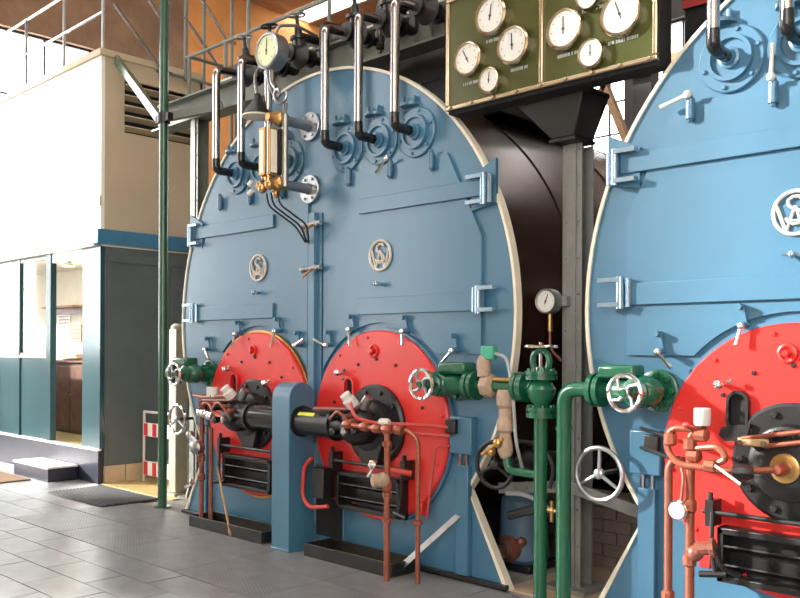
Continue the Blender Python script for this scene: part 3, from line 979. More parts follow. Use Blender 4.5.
def feed_valve(px, sd, label, linked=True, dark=False):
    """sd: +1 the branch leaves to +X, -1 to -X"""
    g = 'green'
    f = thing('feed_check_valve', label, 'valve', (px, 0, 1.37), 'green feed check valves')
    MB().lathe([(0, 0.125), (0.03, 0.125), (0.035, 0.115), (0.035, 0.07), (0.10, 0.06), (0.13, 0.06)], (0, 0, 0), (0, -1, 0), 28).build('boiler_flange', g, f)
    for k in range(8):
        t = 2 * PI * k / 8
        inst(BIGBOLT['green'], 'bolt', f, (0.095 * math.cos(t), -0.035, 0.095 * math.sin(t)))
    m = MB().ball((0, -0.20, 0), 0.105, 18, (1.15, 0.95, 0.9))
    m.lathe([(0, 0.075), (0.05, 0.07), (0.14, 0.072), (0.16, 0.06), (0.24, 0.058)], (sd * 0.02, -0.20, 0), (sd, 0, 0), 18)
    body = m.build('valve_body', g, f)
    MB().box(min(sd * 0.02, sd * 0.26), max(sd * 0.02, sd * 0.26), -0.27, -0.13, 0.07, 0.15).build('valve_cover', g, f, bevel=0.02)
    MB().lathe([(0, 0.10), (0.03, 0.10), (0.03, 0.075), (0.045, 0.075), (0.045, 0.10), (0.075, 0.10)], (sd * 0.25, -0.20, 0), (sd, 0, 0), 20).build('branch_flange', g, f)
    # gland and yoke to the handwheel
    MB().lathe([(0, 0.075), (0.03, 0.08), (0.05, 0.05), (0.09, 0.035), (0.16, 0.02)], (0, -0.27, 0), (0, -1, 0), 16).build('gland', g, f)
    y = MB().tube([(-0.06, -0.28, 0), (-0.04, -0.38, 0)], 0.014, 8).tube([(0.06, -0.28, 0), (0.04, -0.38, 0)], 0.014, 8).cyl((0, -0.28, 0), (0, -0.425, 0), 0.012, 8)
    y.build('yoke', g, f)
    wheel(f, 'handwheel', (0, -0.40, 0), 0.098, 0.014, 'dull_steel', 4, (0, -1, 0), 0.4, 'chrome')
    return f


feed_valve(-3.98, 1, 'green valve with chrome wheel overlapping the right red furnace front')
feed_valve(-7.06, -1, 'dark valve with chrome wheel at the far left boiler edge')
feed_valve(-2.46, -1, 'green valve with chrome wheel on the bright blue boiler')
# feed line of the left boiler to the upright stop valve
fp = thing('feed_line', 'short green feed pipe with beige unions left of the stop valve', 'pipe', (-3.66, -0.2, 1.37))
MB().tube([(0.0, 0, 0), (0.40, 0, 0)], 0.042, 14).build('pipe_run', 'green', fp)
MB().lathe([(0, 0.05), (0.02, 0.075), (0.08, 0.078), (0.10, 0.05)], (0.05, -0.01, 0.0), (1, 0, 0), 8).build('union_nut', 'beigewrap', fp)
MB().tube([(0.17, -0.04, 0.045), (0.33, -0.04, 0.045)], 0.014, 8).build('brass_rod', 'brass', fp)
MB().lathe([(0, 0.045), (0.1, 0.05), (0.14, 0.03)], (0.08, -0.03, 0.06), (0, 0, 1), 10).build('sensor_socket', 'beigewrap', fp)
s_ = MB().box(0.07, 0.17, -0.06, 0.0, 0.17, 0.26).build('sensor_head', 'mint', fp, bevel=0.01)
MB().tube(fillet([(0.17, -0.03, 0.21), (0.26, -0.03, 0.19), (0.31, -0.03, 0.0), (0.33, -0.02, -0.35), (0.30, 0.1, -0.55)], 0.08), 0.011, 8).build('sensor_cable', 'greycable', fp)
m = MB().lathe([(0, 0.05), (0.03, 0.06), (0.10, 0.06), (0.12, 0.045), (0.20, 0.045), (0.22, 0.055), (0.26, 0.055), (0.28, 0.035), (0.36, 0.05), (0.40, 0.05), (0.44, 0.03)], (0.24, -0.01, -0.02), (0, 0, -1), 14)
m.build('lagged_branch', 'beigewrap', fp)
m = MB().ball((0.16, -0.06, -0.42), 0.035, 10).ball((0.22, -0.06, -0.36), 0.035, 10).tube([(0.12, -0.1, -0.44), (0.26, -0.06, -0.33)], 0.013, 8)
m.build('drain_cock', 'brass', fp)
MB().tube(fillet([(0.25, -0.01, -0.45), (0.26, -0.01, -0.535), (0.50, 0, -0.545)], 0.05), 0.027, 12).build('drain_pipe', 'green', fp)

sv = thing('stop_valve', 'upright green globe valve with flat chrome wheel and pipe to floor', 'valve', (-3.155, -0.2, 0))
MB().tube([(0, 0, 0.0), (0, 0, 1.20)], 0.042, 16).build('down_pipe', 'green', sv)
MB().lathe([(1.185, 0.09), (1.215, 0.09), (1.215, 0.075), (1.225, 0.075), (1.225, 0.09), (1.25, 0.09)], (0, 0, 0), (0, 0, 1), 20).build('lower_flange', 'green', sv)
MB().lathe([(1.24, 0.045), (1.27, 0.05), (1.32, 0.085), (1.36, 0.095), (1.40, 0.07), (1.42, 0.055)], (0, 0, 0), (0, 0, 1), 20).lathe([(0, 0.07), (0.1, 0.055), (0.16, 0.055)], (0, 0, 1.37), (-1, 0, 0), 16).build('valve_body', 'green', sv)
MB().lathe([(0.10, 0.095), (0.14, 0.095), (0.14, 0.08), (0.15, 0.08), (0.15, 0.095), (0.18, 0.095)], (0, 0, 1.37), (-1, 0, 0), 20).build('side_flange', 'green', sv)
MB().lathe([(1.42, 0.10), (1.445, 0.10), (1.445, 0.085), (1.452, 0.085), (1.452, 0.10), (1.475, 0.10), (1.475, 0.04), (1.50, 0.035)], (0, 0, 0), (0, 0, 1), 20).build('bonnet_flange', 'green', sv)
m = MB()
for s in (-1, 1):
    m.tube(fillet([(s * 0.045, 0, 1.47), (s * 0.065, 0, 1.53), (s * 0.05, 0, 1.585), (0.0, 0, 1.60)], 0.03), 0.020, 8)
m.build('yoke', 'green', sv)
MB().cyl((0, 0, 1.47), (0, 0, 1.65), 0.012, 10).build('stem', 'steel', sv)
wheel(sv, 'handwheel', (0, 0, 1.625), 0.095, 0.010, 'chrome', 4, (0, 0, 1))
vbm = MB().lathe([(0, 0.012), (0.014, 0.012)], (0, 0, 0), (0, 0, 1), 6).mesh('bolt', 'green')
for k in range(8):
    t = 2 * PI * k / 8
    for zz in (1.25, 1.475):
        inst(vbm, 'bolt', sv, (0.076 * math.cos(t), 0.076 * math.sin(t), zz))
gp2 = thing('feed_riser_pipe', 'thick green pipe curving up from the floor to the right boiler valve', 'pipe', (-2.985, -0.2, 0))
MB().tube(fillet([(0, 0, 0), (0, 0, 1.37), (0.20, 0, 1.37)], 0.15, 8), 0.046, 16).build('pipe_run', 'green', gp2)
MB().lathe([(0, 0.048), (0, 0.052), (0.02, 0.052), (0.02, 0.048)], (0, 0, 1.12), (0, 0, 1), 16).build('weld_ring', 'green', gp2)
m = MB().ball((-0.085, 0, 0.62), 0.022, 8).tube([(-0.085, 0.0, 0.55), (-0.085, 0, 0.68)], 0.012, 8).tube([(-0.12, 0, 0.62), (0, 0, 0.62)], 0.010, 8)
m.build('test_tap', 'brass', gp2)

# ------------------------------------------------------------------ blow-down handwheels


def blowdown(x, y, z, r, mat, rim, label, ln=0.5):
    b = thing('blowdown_wheel', label, 'handwheel', (x, y, z), 'blow-down handwheels')
    wheel(b, 'wheel_rim', (0, 0, 0), r, 0.015, mat, 3, (0, -1, 0), 0.0, rim)
    MB().cyl((0, 0, 0), (0, ln, 0), 0.015, 10).build('spindle', 'black', b)
    MB().lathe([(0, 0.03), (0.05, 0.05), (0.12, 0.10), (0.20, 0.10), (0.26, 0.06), (0.4, 0.05)], (0, ln * 0.5, 0), (0, 1, 0), 16).build('gland_body', 'black', b)
    return b


blowdown(-3.55, -0.15, 0.85, 0.15, 'black', 'black', 'black iron handwheel at right edge of the left boiler')
blowdown(-2.77, -0.15, 0.87, 0.155, 'dull_steel', 'dull_steel', 'large chrome rimmed handwheel left of the bright blue boiler')
blowdown(-7.46, -0.12, 0.92, 0.14, 'dull_steel', 'chrome', 'chrome rimmed handwheel left of the far red furnace front')

# ------------------------------------------------------------------ air plenum with ducts
ap = thing('air_plenum', 'blue round topped air duct standing between the two red furnaces', 'duct', (-5.52, -0.25, 0))
prof = [(-0.13, 0.0)] + [(-0.13 * math.cos(t), 1.21 + 0.13 * math.sin(t)) for t in [PI * i / 14 for i in range(15)]] + [(0.13, 0.0)]
MB().prismx(prof, -0.11, 0.11).build('casing', 'blue', ap, bevel=0.006)
MB().box(-0.115, 0.115, -0.135, 0.135, 0, 0.02).build('foot', 'blue', ap, bevel=0.005)
MB().lathe([(0.11, 0.125), (0.125, 0.125), (0.125, 0.105), (0.5, 0.105)], (0, 0, 1.03), (1, 0, 0), 24).build('duct_branch', 'black', ap)
MB().lathe([(0.11, 0.125), (0.125, 0.125), (0.125, 0.105), (0.5, 0.105)], (0, 0, 1.03), (-1, 0, 0), 24).build('duct_branch', 'black_gloss', ap)
m = MB().bar((0.17, -0.085, 1.098), (0.36, -0.085, 1.098), 0.03, 0.006, (0, -0.75, 0.65))
m.build('tape_stripe', 'yellow', ap, label='yellow green tape stripe')

# ------------------------------------------------------------------ burners


def burner(fx, label, sd, which):
    b = thing('oil_burner', label, 'burner', (fx, 0, FZ), 'oil burners on the furnace fronts')
    MB().lathe([(0.06, 0.31), (0.085, 0.31), (0.10, 0.29), (0.10, 0.20), (0.16, 0.19), (0.17, 0.17)], (0, 0, 0), (0, -1, 0), 40).build('burner_plate', 'black', b)
    for k in range(10):
        t = 2 * PI * k / 10
        inst(BIGBOLT['black'], 'bolt', b, (0.255 * math.cos(t), -0.095, 0.255 * math.sin(t)))
    if which == 2:
        MB().lathe([(0.16, 0.075), (0.18, 0.075), (0.185, 0.06), (0.185, 0.03)], (0.0, 0, -0.02), (0, -1, 0), 24).build('nozzle_disc', 'brass', b)
        MB().lathe([(0.16, 0.035), (0.26, 0.03), (0.28, 0.02)], (0.0, 0, -0.02), (0, -1, 0), 14).build('nozzle', 'copper', b)
        lk = MB().box(-0.22, -0.06, -0.235, -0.215, 0.085, 0.125).build('link_plate', 'lightwood', b, bevel=0.006)
        MB().tube([(-0.20, -0.225, 0.12), (0.45, -0.23, 0.24)], 0.012, 8).tube([(-0.08, -0.225, 0.09), (0.45, -0.23, 0.19)], 0.012, 8).build('link_rod', 'copper', b)
        MB().cyl((-0.20, -0.16, 0.10), (-0.20, -0.25, 0.10), 0.016, 8).cyl((-0.08, -0.16, 0.10), (-0.08, -0.25, 0.10), 0.016, 8).build('link_pin', 'steel', b)
        m = MB()
        for k in range(14):
            t = 0.2 + 2.4 * k / 13
            m.bar((0.135 * math.cos(t), -0.175, 0.135 * math.sin(t)), (0.175 * math.cos(t), -0.175, 0.175 * math.sin(t)), 0.016, 0.012, (0, 1, 0))
        m.build('register_ring', 'black', b)['kind'] = 'stuff'
    else:
        m = MB().ball((0, -0.25, 0), 0.15, 18, (1.1, 0.9, 0.95)).lathe([(0, 0.16), (0.06, 0.14), (0.14, 0.12)], (0, -0.10, 0), (0, -1, 0), 20)
        m.lathe([(0, 0.105), (0.30, 0.105)], (0, -0.25, 0), (-sd, 0, 0), 20)
        m.lathe([(0.22, 0.125), (0.25, 0.125)], (0, -0.25, 0), (-sd, 0, 0), 20)
        m.build('burner_housing', 'black', b)
        m = MB().prism([(-0.16, -0.10), (0.16, -0.10), (0.10, -0.30), (-0.06, -0.30)], -0.16, -0.06)
        m.build('lower_shroud', 'black', b, bevel=0.01)
        m = MB().lathe([(0, 0.05), (0.06, 0.05), (0.07, 0.04), (0.11, 0.04)], (0.02, -0.32, 0.16), (-0.2, -0.6, 0.75), 14)
        m.build('solenoid_cap', 'solenoid', b)
        m = MB().lathe([(0, 0.04), (0.10, 0.035)], (0.06, -0.26, 0.14), (0.5, 0.1, 0.8), 12)
        m.build('ignition_unit', 'dull_steel', b)
        for k, (x, z, rr) in enumerate(((-0.12, 0.06, 0.025), (-0.05, 0.10, 0.03), (0.08, 0.05, 0.022), (0.02, -0.03, 0.03), (0.12, -0.02, 0.024), (-0.13, -0.04, 0.03), (0.03, 0.08, 0.02))):
            MB().lathe([(0, rr * 0.8), (0.10, rr * 0.8), (0.10, rr), (0.13, rr), (0.14, rr * 0.6)], (x, -0.28, z), (0.1 * (k % 3 - 1), -1, 0), 8).build('oil_fitting', ('black', 'black', 'rust', 'dull_steel')[k % 4], b)
        MB().tube(fillet([(-0.12, -0.42, 0.06), (-0.02, -0.44, 0.13), (0.08, -0.42, 0.05), (0.12, -0.41, -0.02)], 0.05), 0.010, 8).build('oil_tube', 'copper', b)
        MB().tube([(-0.40, -0.34, 0.115), (-0.02, -0.33, 0.13)], 0.016, 8).build('control_rod', 'rust', b)
    return b


burner(B1X + FC, 'black oil burner with pale cap on the centre red furnace front', 1, 1)
burner(B1X - FC, 'black oil burner on the far left red furnace front', -1, 1)
burner(B2X - FC, 'black burner disc with brass centre on the right red furnace', 1, 2)

# ------------------------------------------------------------------ copper oil pipes
# (1) centre furnace
cp = thing('copper_pipework', 'pair of upright copper oil pipes before the centre red furnace', 'pipe', (-4.28, -0.42, 0), 'copper oil pipes at the furnaces')
MB().tube([(0, 0, 0), (0, 0, 1.06)], 0.022, 12).build('feed_pipe', 'copper', cp)
MB().tube(fillet([(-0.42, 0.0, 1.06), (-0.1, -0.01, 1.05), (0.12, 0.06, 1.06), (0.20, 0.10, 0.99), (0.20, 0.10, 0.0)], 0.09), 0.017, 12).build('return_pipe', 'copper', cp)
for (x, y, z) in ((0, 0, 1.05), (-0.10, 0, 1.05), (-0.22, 0, 1.055), (0.08, 0.03, 1.05), (-0.40, 0, 1.06), (0, 0, 0.66)):
    MB().lathe([(-0.04, 0.028), (-0.02, 0.036), (0.02, 0.036), (0.04, 0.028)], (x, y, z), (1, 0, 0) if z > 1 else (0, 0, 1), 8).build('coupling', 'copper', cp)
for z in (0.45, 0.47):
    pass
for (x, y, z) in ((0, 0, 0.42), (0.20, 0.10, 0.42), (0, 0, 0.60), (0, 0, 0.95)):
    MB().lathe([(-0.02, 0.022), (-0.014, 0.034), (0.014, 0.034), (0.02, 0.022)], (x, y, z), (0, 0, 1), 10).build('union_nut', 'copper', cp)
m = MB().ball((-0.02, -0.02, 0.70), 0.055, 14, (1, 0.9, 1)).lathe([(0, 0.05), (0.05, 0.05), (0.06, 0.03)], (-0.02, -0.05, 0.70), (-0.5, -0.85, 0), 12)
m.build('strainer_body', 'beigewrap', cp)
m = MB().lathe([(0, 0.03), (0.03, 0.038), (0.05, 0.025)], (-0.06, -0.05, 0.80), (-0.7, -0.5, 0.3), 10).tube([(-0.07, -0.06, 0.80), (-0.11, -0.08, 0.72)], 0.012, 8)
m.build('tap_handle', 'chrome', cp)
MB().tube([(0.0, 0.02, 0.77), (0.10, 0.14, 0.74)], 0.02, 8).build('cross_branch', 'red_pipe', cp)
# (2) right boiler
c2 = thing('copper_pipework', 'looped copper oil pipework before the right red furnace', 'pipe', (-2.08, -0.40, 0), 'copper oil pipes at the furnaces')
MB().tube(fillet([(0, 0, 0), (0, 0, 1.16), (0.06, 0.0, 1.22)], 0.04), 0.024, 12).build('feed_pipe', 'copper', c2)
MB().tube(fillet([(-0.13, 0.02, 0), (-0.13, 0.02, 0.98), (-0.10, 0.02, 1.03), (-0.04, 0.0, 1.03)], 0.05), 0.022, 12).build('return_pipe', 'rust', c2)
MB().tube(fillet([(0.02, -0.02, 1.20), (-0.10, -0.02, 1.20), (-0.13, -0.02, 1.10), (-0.06, -0.03, 1.01), (0.08, -0.03, 1.01), (0.20, -0.02, 1.0), (0.38, 0.14, 1.01)], 0.07), 0.018, 12).build('loop_pipe', 'copper', c2)
MB().tube(fillet([(0.03, 0.0, 1.10), (0.16, -0.01, 1.12), (0.20, -0.01, 1.06), (0.14, -0.01, 1.03)], 0.04), 0.018, 10).build('loop_pipe', 'copper', c2)
for (x, y, z, ax) in ((0, 0, 1.12, (0, 0, 1)), (0.06, 0, 1.17, (1, 0, 0)), (0.02, 0, 1.06, (1, 0, 0)), (-0.10, -0.02, 1.14, (0, 0, 1)), (0.12, -0.02, 1.02, (1, 0, 0)), (0, 0, 0.80, (0, 0, 1)), (0, 0, 0.52, (0, 0, 1)), (-0.13, 0.02, 0.30, (0, 0, 1)), (0, 0, 0.12, (0, 0, 1))):
    MB().lathe([(-0.035, 0.026), (-0.025, 0.036), (0.025, 0.036), (0.035, 0.026)], (x, y, z), ax, 8).build('coupling', 'copper', c2)
MB().lathe([(0, 0.036), (0.01, 0.042), (0.085, 0.042), (0.09, 0.036)], (0.07, -0.01, 1.22), (0, 0, 1), 16).build('white_cap', 'white', c2)
MB().tube(fillet([(-0.05, -0.01, 1.02), (-0.02, -0.03, 0.95), (-0.03, -0.04, 0.82)], 0.05), 0.008, 8).build('gauge_tube', 'rust', c2)
dg = MB().lathe([(0, 0.052), (0.04, 0.054), (0.046, 0.048)], (-0.035, -0.03, 0.78), (0, -1, 0), 20).build('dial_gauge', 'chrome', c2)
MB().lathe([(0, 0.044), (0.003, 0.044)], (-0.035, -0.077, 0.78), (0, -1, 0), 20).build('dial_face', 'greycable', dg)
MB().lathe([(0, 0.03), (0.03, 0.04), (0.07, 0.04), (0.1, 0.025)], (0.23, -0.02, 1.0), (0.9, 0.4, 0), 8).build('needle_valve', 'black', c2)
MB().bar((0.16, -0.06, 1.03), (0.29, -0.06, 0.95), 0.012, 0.01, (0, 1, 0)).build('valve_lever', 'white', c2)
m = MB().ball((0.03, 0, 0.56), 0.045, 12).lathe([(0, 0.035), (0.07, 0.035), (0.08, 0.05), (0.10, 0.05)], (0.03, 0, 0.58), (1, 0.2, 0.2), 10)
m.build('regulating_cock', 'rust', c2)
m = MB().tube(fillet([(0.13, 0.0, 0.60), (0.16, 0.02, 0.50), (0.22, 0.1, 0.46)], 0.04), 0.014, 8)
m.build('cock_linkage', 'black', c2)
MB().ball((0.0, -0.05, 1.22), 0.018, 8).tube([(0.0, -0.05, 1.22), (0.05, -0.01, 1.20)], 0.01, 6).build('bleed_screw', 'red_pipe', c2)
for z in (1.15, 1.04):
    MB().tube([(-0.46, 0.33, z), (-0.10, 0.02, z - 0.01)], 0.012, 8).build('conduit', 'black', c2)
# (3) far furnace
c3 = thing('copper_pipework', 'rusty brown oil pipes before the far left furnace', 'pipe', (-6.76, -0.30, 0), 'copper oil pipes at the furnaces')
MB().tube([(0, 0, 0), (0, 0, 1.12)], 0.022, 12).build('feed_pipe', 'rust', c3)
MB().tube([(0.12, 0.02, 0.0), (0.12, 0.02, 0.9)], 0.02, 12).build('return_pipe', 'rust', c3)
MB().tube(fillet([(-0.12, 0.0, 1.18), (0.06, -0.02, 1.17), (0.46, -0.02, 1.20)], 0.05), 0.02, 10).build('rail_pipe', 'rust', c3)
MB().tube(fillet([(0, 0, 1.1), (0.15, -0.02, 1.14), (0.24, -0.02, 1.02), (0.36, 0.0, 1.0)], 0.06), 0.02, 10).build('loop_pipe', 'copper', c3)
for (x, y, z, ax) in ((0, 0, 1.10, (0, 0, 1)), (0.02, 0, 1.17, (1, 0, 0)), (0, 0, 0.62, (0, 0, 1)), (0, 0, 0.45, (0, 0, 1))):
    MB().lathe([(-0.035, 0.026), (-0.025, 0.036), (0.025, 0.036), (0.035, 0.026)], (x, y, z), ax, 8).build('coupling', 'rust', c3)
for x in (0.16, 0.23):
    MB().lathe([(0, 0.03), (0.08, 0.032), (0.085, 0.026)], (x, -0.02, 1.18), (0, 0, 1), 12).build('white_cap', 'white', c3)
m = MB().ball((0.04, -0.04, 1.03), 0.035, 10).ball((0.12, -0.05, 1.03), 0.04, 10).ball((0.20, -0.05, 1.01), 0.035, 10).tube([(0.0, -0.04, 1.05), (0.24, -0.05, 1.03)], 0.018, 8)
m.build('chrome_union', 'chrome', c3)
m = MB().lathe([(0, 0.055), (0.03, 0.06), (0.08, 0.06), (0.1, 0.03)], (-0.02, 0.0, 0.72), (0.3, -0.9, 0), 14).tube([(-0.14, -0.02, 0.80), (0, 0, 0.72)], 0.028, 10).ball((-0.16, -0.02, 0.82), 0.04, 10)
m.build('strainer_body', 'dull_steel', c3)
MB().tube([(-0.18, -0.04, 0.35), (-0.05, -0.06, 0.40)], 0.022, 8).build('tap_handle', 'chrome', c3)
# red pipes from the burner cap to the junction box
rp = thing('red_ignition_conduit', 'thin red conduits running from the pale cap across the furnace front', 'conduit', (-4.7, -0.38, 1.15))
MB().tube(fillet([(0.0, 0, 0.06), (0.06, -0.02, -0.04), (0.22, 0.02, -0.07), (0.50, 0.18, -0.075), (0.70, 0.28, -0.085)], 0.06), 0.013, 8).build('conduit_run', 'red_pipe', rp)
MB().tube(fillet([(0.34, 0.08, -0.07), (0.46, 0.16, -0.135), (0.70, 0.30, -0.15)], 0.05), 0.012, 8).build('conduit_run', 'red_pipe', rp)
MB().tube(fillet([(0.70, 0.30, -0.22), (0.60, 0.26, -0.22), (0.56, 0.26, -0.5), (0.50, 0.28, -0.75)], 0.04), 0.009, 8).build('conduit_run', 'red_pipe', rp)
MB().lathe([(0, 0.03), (0.01, 0.038), (0.07, 0.038), (0.08, 0.03)], (0.27, 0.03, -0.07), (1, 0.4, -0.05), 12).build('white_union', 'white', rp)
# hose and box on the centre furnace
hz = thing('flame_detector', 'black box with a red hose beside the centre furnace air register', 'box', (-5.22, -0.20, 0.42))
MB().box(-0.06, 0.08, -0.06, 0.06, 0.02, 0.26).build('housing', 'black', hz, bevel=0.01)
MB().tube(fillet([(-0.06, -0.05, 0.33), (-0.15, -0.06, 0.26), (-0.16, -0.07, 0.02), (-0.08, -0.07, -0.06), (0.12, -0.04, -0.03)], 0.07), 0.016, 10).build('hose', 'red_pipe', hz)

# ------------------------------------------------------------------ drip trays, tools on the floor
for (x0, x1, lab) in ((-6.88, -5.80, 'shallow black drip tray under the far left furnace'), (-5.26, -4.30, 'shallow black drip tray under the centre furnace')):
    t = thing('drip_tray', lab, 'tray', ((x0 + x1) / 2, -0.21, 0), 'drip trays under the furnaces')
    h = (x1 - x0) / 2
    MB().box(-h, h, -0.13, 0.13, 0.003, 0.015).build('tray_bottom', 'ochre', t)
    for (a, b_, c_, d_) in ((-h, h, -0.14, -0.125), (-h, h, 0.125, 0.14), (-h, -h + 0.015, -0.125, 0.125), (h - 0.015, h, -0.125, 0.125)):
        MB().box(a, b_, c_, d_, 0.002, 0.10).build('tray_side', 'black', t, bevel=0.003)
sc = thing('scraper_bar', 'flat grey metal bar leaning against the boiler foot', 'bar', (-4.37, -0.24, 0.0))
MB().bar((0, 0.0, 0.015), (0.45, 0.21, 0.48), 0.045, 0.012, (0, -1, 0.3)).build('blade', 'dull_steel', sc)
MB().bar((0, 0.0, 0.012), (0.06, 0.02, 0.07), 0.06, 0.016, (0, -1, 0.3)).build('tip', 'black', sc)
st_ = thing('wooden_stick', 'thin tan stick leaning beside the far furnace', 'stick', (-6.20, -0.36, 0.0))
MB().tube([(-0.02, 0, 0.012), (-0.40, 0.12, 0.55)], [0.011, 0.009], 8).build('rod', 'lightwood', st_)
MB().tube([(-0.03, 0.003, 0.03), (-0.05, 0.01, 0.055)], 0.014, 8).build('ferrule', 'brass', st_)

# ------------------------------------------------------------------ alley between the boilers
bw = struct(MB().box(-4.0, -3.0, 1.0, 1.12, 0, 0.55).build('wall_alley', 'mortar', smooth=False))
bm_ = MB().box(0.005, 0.225, -0.02, 0.0, 0.005, 0.085).mesh('brick', 'brick', False)
bh_ = MB().box(0.005, 0.110, -0.02, 0.0, 0.005, 0.085).mesh('brick', 'brick', False)
for r_ in range(6):
    xx = -4.0 + (r_ % 2) * 0.115
    if r_ % 2:
        inst(bh_, 'brick', bw, (-4.0, 1.0 + random.uniform(-0.006, 0.006), r_ * 0.09))
    while xx + 0.2 < -3.0:
        inst(bm_, 'brick', bw, (xx, 1.0 + random.uniform(-0.006, 0.006), r_ * 0.09))
        xx += 0.23
kb = MB().box(-3.20, -2.75, 0.70, 0.95, 0.0, 0.10).build('stone_kerb', 'brick', bevel=0.01)
tag(kb, 'low dusty stone kerb on the alley floor between boilers', 'kerb')
tk = thing('pump_tank', 'slate blue pump casing low in the alley behind the green pipes', 'pump', (-3.86, 0.60, 0))
MB().lathe([(0.05, 0.16), (0.08, 0.19), (0.50, 0.17), (0.56, 0.12), (0.58, 0.05)], (0, 0, 0), (0, 0, 1), 24).build('casing', 'slate', tk)
MB().box(-0.17, 0.17, -0.17, 0.17, 0, 0.05).build('foot', 'black', tk, bevel=0.01)
m = MB().lathe([(0, 0.10), (0.05, 0.10), (0.06, 0.06), (0.10, 0.05)], (0.0, -0.14, 0.16), (-0.2, -1, 0), 14)
m.ball((-0.12, -0.16, 0.10), 0.06, 10).ball((0.10, -0.17, 0.22), 0.04, 8)
m.build('valve_cluster', 'rust', tk)
MB().torus((0.0, -0.245, 0.16), (-0.2, -1, 0), 0.05, 0.010, 18, 6).build('small_wheel', 'dull_steel', tk)
bt = thing('brace_angle', 'grey riveted steel braces sloping from the column foot', 'brace', (-3.25, 0.24, 0.70))
MB().bar((-0.55, -0.02, -0.07), (0.0, 0, 0.0), 0.02, 0.075).build('brace_flat', 'grey', bt)
MB().bar((0.02, 0, 0.0), (0.60, -0.05, -0.10), 0.02, 0.075).build('brace_flat', 'grey', bt)
rvt = MB().ball((0, 0, 0), 0.010, 6).mesh('rivet', 'grey')
for k in range(6):
    inst(rvt, 'rivet', bt, (-0.5 + 0.095 * k, -0.03, -0.065 + 0.012 * k))
cb = thing('cable_bundle', 'looped black cables hanging beside the black handwheel', 'cable', (-3.66, 0.12, 0.62))
MB().tube(fillet([(0, 0, 0.0), (0.12, 0.02, 0.01), (0.26, 0.03, -0.03), (0.34, 0.05, -0.09)], 0.08), 0.016, 8).build('cable', 'greycable', cb)
MB().tube(fillet([(0.04, 0.05, 0.36), (0.22, 0.06, 0.36), (0.34, 0.08, 0.22), (0.30, 0.08, 0.06)], 0.10), 0.014, 8).build('cable', 'rubber', cb)
MB().tube(fillet([(0.0, 0.03, -0.16), (0.16, 0.04, -0.10), (0.34, 0.06, -0.08)], 0.08), 0.03, 8).build('cable', 'rubber', cb)

# ------------------------------------------------------------------ green post with clamp and brace
gpst = thing('green_post', 'tall thin glossy dark green pipe post left of the boilers', 'post', (-7.88, -0.03, 0))
MB().tube([(0, 0, 0), (0, 0, 6.2)], 0.046, 16).build('post_tube', 'dkgreen', gpst)
MB().lathe([(0, 0.085), (0.015, 0.085), (0.02, 0.05)], (0, 0, 0), (0, 0, 1), 18).build('foot_flange', 'dkgreen', gpst)
cl = MB().lathe([(-0.05, 0.055), (-0.05, 0.065), (0.05, 0.065), (0.05, 0.055)], (0, 0, 3.93), (0, 0, 1), 16).box(0.05, 0.12, -0.03, 0.03, 3.89, 3.97).box(-0.12, -0.05, -0.03, 0.03, 3.89, 3.97).build('clamp', 'black', gpst)
MB().bar((-0.06, 0.02, 3.90), (-1.86, 0.46, 5.06), 0.05, 0.11).build('brace_arm', 'dkgreen', gpst, bevel=0.008)
MB().bar((0.06, 0.02, 3.94), (0.42, 0.42, 4.06), 0.06, 0.09).build('tie_arm', 'greengrey', gpst, bevel=0.008)

# ------------------------------------------------------------------ control cabin
X1, X0, Y0, Y1 = -9.78, -16.4, 0.26, 1.66
cab = thing('control_cabin', 'two storey control cabin, cream above and dark teal below', 'cabin', (X1, Y0, 0))


def cbx(name, mat, x0, x1, y0, y1, z0, z1, bevel=0.0, parent=None):
    o = MB().box(x0 - X1, x1 - X1, y0 - Y0, y1 - Y0, z0, z1).build(name, mat, parent or cab, bevel=bevel, smooth=bevel > 0)
    return o


cbx('base_plinth', 'dkblue', X0, X1 - 0.02, Y0 - 0.01, Y0 + 0.05, 0, 0.40)
cbx('plinth_ledge', 'cream_lit', X0, X1, Y0 - 0.03, Y0 + 0.02, 0.385, 0.41, 0.004)
cbx('corner_pilaster', 'teal', -10.24, X1 + 0.0, Y0, Y0 + 0.06, 0.41, 2.82, 0.006)
cbx('door_post', 'teal', -11.22, -11.08, Y0 - 0.02, Y0 + 0.06, 0.41, 2.82, 0.006)
cbx('door_header', 'cream_lit', -11.08, -10.24, Y0, Y0 + 0.05, 2.70, 2.82)
for xa, xb in ((-12.07, -11.22), (-12.95, -12.11), (-13.8, -12.99), (-14.6, -13.84), (-15.5, -14.64), (-16.4, -15.54)):
    cbx('lower_panel', 'teal', xa, xb, Y0 + 0.01, Y0 + 0.05, 0.41, 1.50, 0.006)
    fr = cbx('window_frame', 'greengrey', xa, xb, Y0, Y0 + 0.04, 1.50, 1.54)
    cbx('window_frame', 'greengrey', xa, xb, Y0, Y0 + 0.04, 2.76, 2.82)
    cbx('window_frame', 'greengrey', xb - 0.04, xb, Y0, Y0 + 0.04, 1.54, 2.76)
    cbx('pane', 'glass', xa, xb - 0.04, Y0 + 0.015, Y0 + 0.021, 1.54, 2.76)
    cbx('mullion', 'teal', xa - 0.04, xa, Y0 - 0.01, Y0 + 0.05, 0.41, 2.82, 0.004)
    cbx('glazing_rail', 'whitestripe', xa, xb, Y0 - 0.012, Y0 + 0.0, 1.475, 1.505, 0.003)
